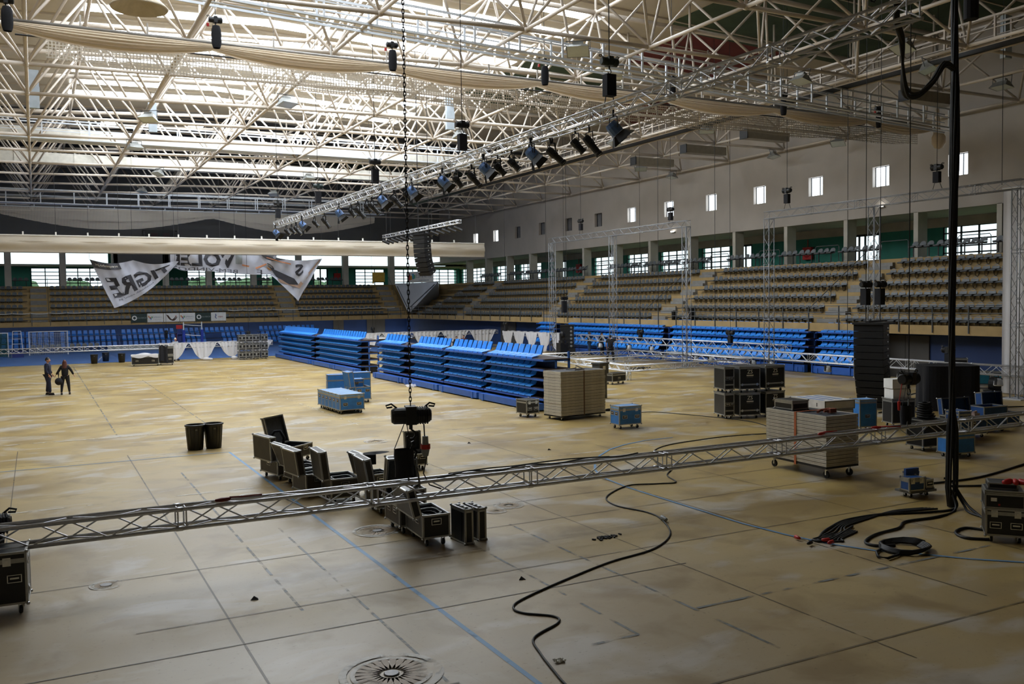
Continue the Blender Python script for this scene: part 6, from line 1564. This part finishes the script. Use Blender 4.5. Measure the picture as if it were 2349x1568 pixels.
for x in (0, .6):
    b.tube((x-.12*(1 if x == 0 else -1), -.1, 0), (x, 0, 2.2), .025).tube((x-.12*(1 if x == 0 else -1), 1.0, 0), (x, .4, 2.2), .025)
for k in range(5): b.tube((-.1+.02*k, -.09+.015*k, .3+.42*k), (.7-.02*k, -.09+.015*k, .3+.42*k), .02)
b.tube((0, 0, 2.2), (.6, 0, 2.2), .03).build('ladder_frame', mat('goal_grey_white', 'c3c5c8'), t); MB().box(-.1, .75, -.15, 1.1, 0, .5).build('padding', mat('navy_pad', '1c2a66', .6), t)
t = thing('umpire_stand', 'red and blue umpire chair stand by the volleyball post', 'umpire stand', (11.4, 88.3, 0))
MB().box(0, .55, 0, .1, 2.0, 2.35).build('backrest', REDP, t); MB().box(0, .6, -.3, .3, 1.5, 1.6).box(.1, .5, -.1, .0, .8, 2.0).build('padding', mat('navy_pad', '1c2a66'), t)
b = MB()
for x in (0, .6):
    for y in (-.3, .6): b.tube((x, y, 0), (x, y*.4, 1.55), .025)
b.build('legs_frame', mat('dark_red', '6e1f1c'), t)
t = thing('volleyball_net', 'volleyball posts with blue padding and net tapes behind the white swags', 'volleyball net', (0, 88, 0))
for x in (12.0, 13.6):
    MB().tube((x, 0, 0), (x, 0, 2.62), .05, 8).build('post', WHITE, t); MB().tube((x, 0, .05), (x+.02, 0, 1.9), .13, 10).build('post_padding', mat('padding_blue', '2b3f9c', .5), t)
MB().path([(12.0, 0, 2.4), (12.8, -.02, 2.3), (13.6, 0, 2.25)], .03).path([(12.0, 0, 1.5), (12.8, -.02, 1.38), (13.6, 0, 1.32)], .03).build('net_tape', WHITE, t)
MB().grid(lambda u, v: (12+1.6*u, 0, 2.35-.95*v-.1*u), 2, 1).build('net', net_mat('dark_net', '1d1f25', .1, .25), t)
tag(MB().box(2.6, 7.0, -.2, 0, 0, .5).box(7.4, 9.2, -.2, 0, 0, .45).build('gym_bench', mat('pale_bench', 'a5a9a6', .6), loc=(3.2, 92.0, 0)), 'long pale low benches along the foot of the far blue seats', 'bench')
# ================================================================ PEOPLE
def skinned(name, verts, edgs, radii, m, par, sub=1, root=0):
    me = bpy.data.meshes.new(name); me.from_pydata([tuple(v) for v in verts], edgs, []); me.materials.append(m)
    o = bpy.data.objects.new(name, me); COL.objects.link(o); o.parent = par
    o.modifiers.new('skin', 'SKIN')
    if not me.skin_vertices: me.attributes.new('skin', 'FLOAT_VECTOR', 'POINT') if 0 else None
    sv = me.skin_vertices[0].data if me.skin_vertices else None
    if sv is None: return o
    for i, r in enumerate(radii):
        sv[i].radius = (r, r) if not isinstance(r, tuple) else r
        sv[i].use_root = (i == root)
    s = o.modifiers.new('sub', 'SUBSURF'); s.levels = sub; s.render_levels = sub
    me.polygons.foreach_set('use_smooth', [True]*len(me.polygons)); o.modifiers['skin'].use_smooth_shade = True
    return o
def limb_pts(a, b, k): return Vector(a).lerp(Vector(b), k)
def person(lab, loc, rz, H=1.75, top=CLB, legs=CLN, hair=HAIRB, long_hair=False, armL=None, armR=None, stance=.1, shoe=BLACK, lean=0., female=False, sleeves=True, step=0., sit=False, cap=None, bulk=1.12):
    """figure facing -y. arms: list of shoulder/elbow/wrist offsets in unit-height coordinates"""
    t = thing('person', lab, 'person', loc, rz); S = H/1.75
    hw = .19 if not female else .165; hip = .105
    seat = -.42 if sit else 0
    pel = Vector((0, 0, .95+seat)); che = Vector((0, -lean*.5, 1.28+seat)); nk = Vector((0, -lean*.8, 1.47+seat)); hd = Vector((0, -lean-.015, 1.60+seat))
    aL = armL or [(-hw-.06, 0, 1.15+seat), (-hw-.08, -.06, .88+seat)]; aR = armR or [(hw+.06, 0, 1.15+seat), (hw+.08, -.06, .88+seat)]
    sL = Vector((-hw, -lean*.6, 1.41+seat)); sR = Vector((hw, -lean*.6, 1.41+seat))
    aL = [Vector(p) for p in aL]; aR = [Vector(p) for p in aR]
    if sit: kn = [(-hip-.03, -.42, .5), (hip+.03, -.42, .5)]; an = [(-hip-.03, -.42, .09), (hip+.03, -.42, .09)]
    else: kn = [(-hip-stance*.4, -.03-step*.4, .50), (hip+stance*.4, -.01+step*.4, .50)]; an = [(-hip-stance*.7, -step, .08), (hip+stance*.7, step, .08)]
    V = [pel, (pel+che)/2, che, nk, limb_pts(nk, hd, .45), sL, aL[0], aL[1], sR, aR[0], aR[1], (-hip, 0, pel.z-.08), kn[0], an[0], (hip, 0, pel.z-.08), kn[1], an[1], (kn[0][0], an[0][1]-.14, .04), (an[1][0], an[1][1]-.14, .04)]
    V = [Vector(v)*S for v in V]
    E_ = [(0,1),(1,2),(2,3),(3,4),(2,5),(5,6),(6,7),(2,8),(8,9),(9,10),(0,11),(11,12),(12,13),(0,14),(14,15),(15,16),(13,17),(16,18)]
    rr = [.13, .115, .14, .055, .05, .06, .043, .032, .06, .043, .032, .085, .058, .042, .085, .058, .042, .035, .035]
    V[17] = Vector((an[0][0], an[0][1]-.14, .04))*S
    skinned('body', V, E_, [(r*S*.98, r*S*.74) if i in (0, 1, 2) else r*S*.9 for i, r in enumerate(rr)], SKIN, t)
    # hands: palm, thumb and four fingers each
    for sgn, el, wr in ((-1, aL[0], aL[1]), (1, aR[0], aR[1])):
        d = (wr-el).normalized(); sd = Vector((0, 1, 0)).cross(d).normalized() if abs(d.y) < .9 else Vector((1, 0, 0)); up = d.cross(sd)
        vs = [wr, wr+d*.045]; es = [(0, 1)]; rs = [.024, .03]
        for k in range(4):
            o_ = sd*0+up*(.024-.016*k); L = (.075, .085, .08, .062)[k]; i0 = len(vs)
            vs += [wr+d*.085+o_, wr+d*(.085+L*.55)+o_*1.05+sd*.008, wr+d*(.085+L*.9)+o_*1.05+sd*.03]; es += [(1, i0), (i0, i0+1), (i0+1, i0+2)]; rs += [.011, .009, .008]
        i0 = len(vs); vs += [wr+d*.04+up*.04, wr+d*.09+up*.058+sd*.01]; es += [(1, i0), (i0, i0+1)]; rs += [.012, .01]
        skinned('hand', [v*S for v in vs], es, [r*S for r in rs], SKIN, t, 1)
    # clothes
    TV = [pel+Vector((0,0,-.12)), (pel+che)/2, che, nk+Vector((0,0,-.02)), sL, aL[0], limb_pts(aL[0], aL[1], .9 if sleeves else .0), sR, aR[0], limb_pts(aR[0], aR[1], .9 if sleeves else .0)]
    if sleeves: ed = [(0,1),(1,2),(2,3),(2,4),(4,5),(5,6),(2,7),(7,8),(8,9)]; rt = [.165, .16, .17, .07, .085, .062, .052, .085, .062, .052]
    else: TV = TV[:5]+[limb_pts(sL, aL[0], .7)]+[sR, limb_pts(sR, aR[0], .7)]; ed = [(0,1),(1,2),(2,3),(2,4),(4,5),(2,6),(6,7)]; rt = [.165, .16, .17, .07, .085, .066, .085, .066]
    skinned('jacket' if sleeves else 'shirt', [Vector(v)*S for v in TV], ed, [(r*S*bulk, r*S*.8*bulk) if i in (0, 1, 2) else r*S*(1+(bulk-1)*.6) for i, r in enumerate(rt)], top, t)
    LV = [pel+Vector((0,0,.11)), (-hip, 0, pel.z-.09), kn[0], (an[0][0], an[0][1], .11), (hip, 0, pel.z-.09), kn[1], (an[1][0], an[1][1], .11)]
    skinned('trousers', [Vector(v)*S for v in LV], [(0,1),(1,2),(2,3),(0,4),(4,5),(5,6)], [(r*S*bulk) for r in (.14, .11, .078, .062 if not female else .046, .11, .078, .062 if not female else .046)], legs, t)
    for k, a in enumerate(an):
        MB().grid(lambda u, v: ((a[0]+.05*math.cos(2*PI*u)*(1-.15*v))*S, (a[1]-.06+.14*math.sin(2*PI*u)*(1-.2*v))*S, .11*v*S), 12, 3).grid(lambda u, v: ((a[0]+.0425*v*math.cos(2*PI*u))*S, (a[1]-.06+.112*v*math.sin(2*PI*u))*S, .11*S), 12, 1).build('shoe', shoe, t, smooth=True)
    # head with face
    def head(u, v):
        a = 2*PI*u; ph = PI*v; c = math.cos(ph); s = math.sin(ph); x = .078*s*math.cos(a); y = .098*s*math.sin(a); z = .118*c
        if z < 0: x *= 1+.9*z; y = y*(1+.5*z)-.01
        if math.sin(a) < -.8:
            f = (-math.sin(a)-.8)/.2
            if -.05 < z < .02: y -= .026*f*math.exp(-((z+.025)/.022)**2)
            if .005 < z < .035: y += .008*f
            if -.075 < z < -.045: y -= .006*f
        return ((hd.x+x)*S, (hd.y+y)*S, (hd.z+.02+z)*S)
    MB().grid(head, 24, 18).build('head', SKIN, t, smooth=True)
    for s in (-1, 1):
        MB().ball(((hd.x+s*.03)*S, (hd.y-.084)*S, (hd.z+.035)*S), .011*S, 8).build('eye', mat('eye_dark', '1c1512', .3), t); MB().ball(((hd.x+s*.078)*S, (hd.y+.005)*S, (hd.z+.015)*S), .022*S, 8, 1.3).build('ear', SKIN, t)
    MB().box((hd.x-.022)*S, (hd.x+.022)*S, (hd.y-.094)*S, (hd.y-.08)*S, (hd.z-.042)*S, (hd.z-.034)*S).build('mouth', mat('lips', '8f4f46', .5), t)
    def hr(u, v):
        a = 2*PI*u; ph = PI*v*(.56+.06*math.sin(a) if not long_hair else .6); p = math.sin(ph); z = .128*math.cos(ph)
        if math.sin(a) < -.55: z = max(z, .045)
        return ((hd.x+.087*p*math.cos(a))*S, (hd.y+.012+.104*p*math.sin(a))*S, (hd.z+.03+z)*S)
    MB().grid(hr, 22, 8).build('hair', hair, t, smooth=True)
    if long_hair: MB().grid(lambda u, v: ((hd.x+(.095+.045*v)*math.cos(PI*u))*S, (hd.y+.02+(.09+.035*v)*math.sin(PI*u))*S, (hd.z+.06-.32*v+.01*math.sin(20*u))*S), 18, 8).grid(lambda u, v: ((hd.x+(.095+.045*(1-v))*math.cos(PI*u)*.9)*S, (hd.y+.02+(.06)*math.sin(PI*u))*S, (hd.z+.06-.30*(1-v))*S), 18, 4).build('long_hair', hair, t, smooth=True)
    return t
p1 = person('man in dark jacket and trousers on the open floor, looking at the woman beside him', (.42, 48.5, 0), R(75), 1.80, CLN, CLN, HAIRB, stance=.07, step=.1, armL=[(-.27, .02, 1.16), (-.24, -.10, .95)], armR=[(.27, .02, 1.16), (.24, -.12, .95)], bulk=1.25)
p2 = person('woman with reddish brown hair in a black jacket seen from behind, arms apart', (1.14, 48.2, 0), R(172), 1.66, CLB, CLB, HAIRR, True, armL=[(-.30, .02, 1.2), (-.38, -.12, .98)], armR=[(.29, .0, 1.18), (.42, -.1, 1.0)], stance=.1, female=True, step=.07, bulk=1.05)
b = MB().ball((0, 0, 0), .17, 14, 1.05); b.path([(0, -.05, .18), (-.02, -.08, .4), (.02, .08, .4), (0, .05, .18)], .015)
tag(b.build('handbag', CLB, smooth=True, loc=(.86, 48.0, .66)), 'round black handbag at the side of the woman with reddish hair', 'bag')
person('worker in jeans behind the first white swag of the far drapes', (9.25, 72.45, 0), R(30), 1.74, mat('pale_shirt', '8c8f95', .9), JEANS, mat('cap_pale', 'b9b6ae', .8), stance=.14)
person('man in black top and jeans, left of three by the speaker stack', (36.9, 57.9, 0), R(60), 1.78, CLB, JEANS, HAIRB, stance=.06, sleeves=True, armL=[(-.25, 0, 1.18), (-.1, -.22, 1.15)], armR=[(.25, 0, 1.18), (.12, -.24, 1.12)])
person('man in black with arms held out, middle of three by the speaker stack', (36.9, 56.2, 0), R(20), 1.74, CLB, CLB, HAIRB, stance=.05, armL=[(-.36, -.02, 1.25), (-.42, -.1, 1.05)], armR=[(.42, 0, 1.32), (.66, -.05, 1.25)])
person('man in black shirt and shorts pointing right with a red glove, right of three', (33.7, 50.3, 0), R(150), 1.84, CLB, CLB, HAIRB, stance=.14, sleeves=False, armL=[(-.46, .03, 1.42), (-.72, .06, 1.42)], armR=[(.26, 0, 1.15), (.22, -.1, .92)])
tag(MB().ball((0, 0, 0), .06, 8).build('work_glove', REDP, smooth=True, loc=(34.38, 49.85, 1.50)), 'red glove on the outstretched hand of the pointing man', 'glove')
person('person in black sitting behind the blue stands, left of three heads', (30.2, 69.6, .0), R(20), 1.75, CLB, CLB, HAIRB, sit=True)
person('person in black sitting behind the blue stands, middle of three heads', (31.1, 69.4, .0), R(-10), 1.70, CLB, CLB, HAIRB, sit=True)
person('person in maroon top sitting behind the blue stands, right of three heads', (31.9, 69.7, .0), R(-40), 1.78, mat('maroon_cloth', '4a2226', .9), CLB, HAIRB, sit=True, sleeves=False)
for i, (x, y) in enumerate(((30.2, 69.85), (31.1, 69.65), (31.9, 69.95))):
    tag(MB().box(-.28, .28, -.25, .25, 0, .42).build('seat_case', BLACKL, loc=(x, y, 0)), 'dark case used as a seat behind the blue stands, %s' % ('left', 'middle', 'right')[i], 'case')
tag(MB().box(-.9, .9, -.4, .4, .8, .86).box(-.85, -.8, -.35, .35, 0, .8).box(.8, .85, -.35, .35, 0, .8).build('work_table', BLACK, loc=(31.3, 68.4, 0)), 'black table in front of the three seated people', 'table')
b = MB(); b.lathe([(.001, 0), (.28, 0), (.28, .18), (.001, .2)], 12); b.box(-.2, -.13, -.1, .1, .2, .7).box(.13, .2, -.1, .1, .2, .7); b.ball((0, 0, .62), .2, 10, 1.3)
tag(b.build('moving_head_lamp', BLACK, loc=(34.6, 58.0, 1.0)), 'black moving head lamp standing at the foot of the farther truss frame', 'stage lamp')
tag(MB().box(-.35, .35, -.3, .3, 0, 1.0).build('lamp_case', BLACKL, loc=(34.6, 58.0, 0)), 'black case under the moving head lamp', 'case')
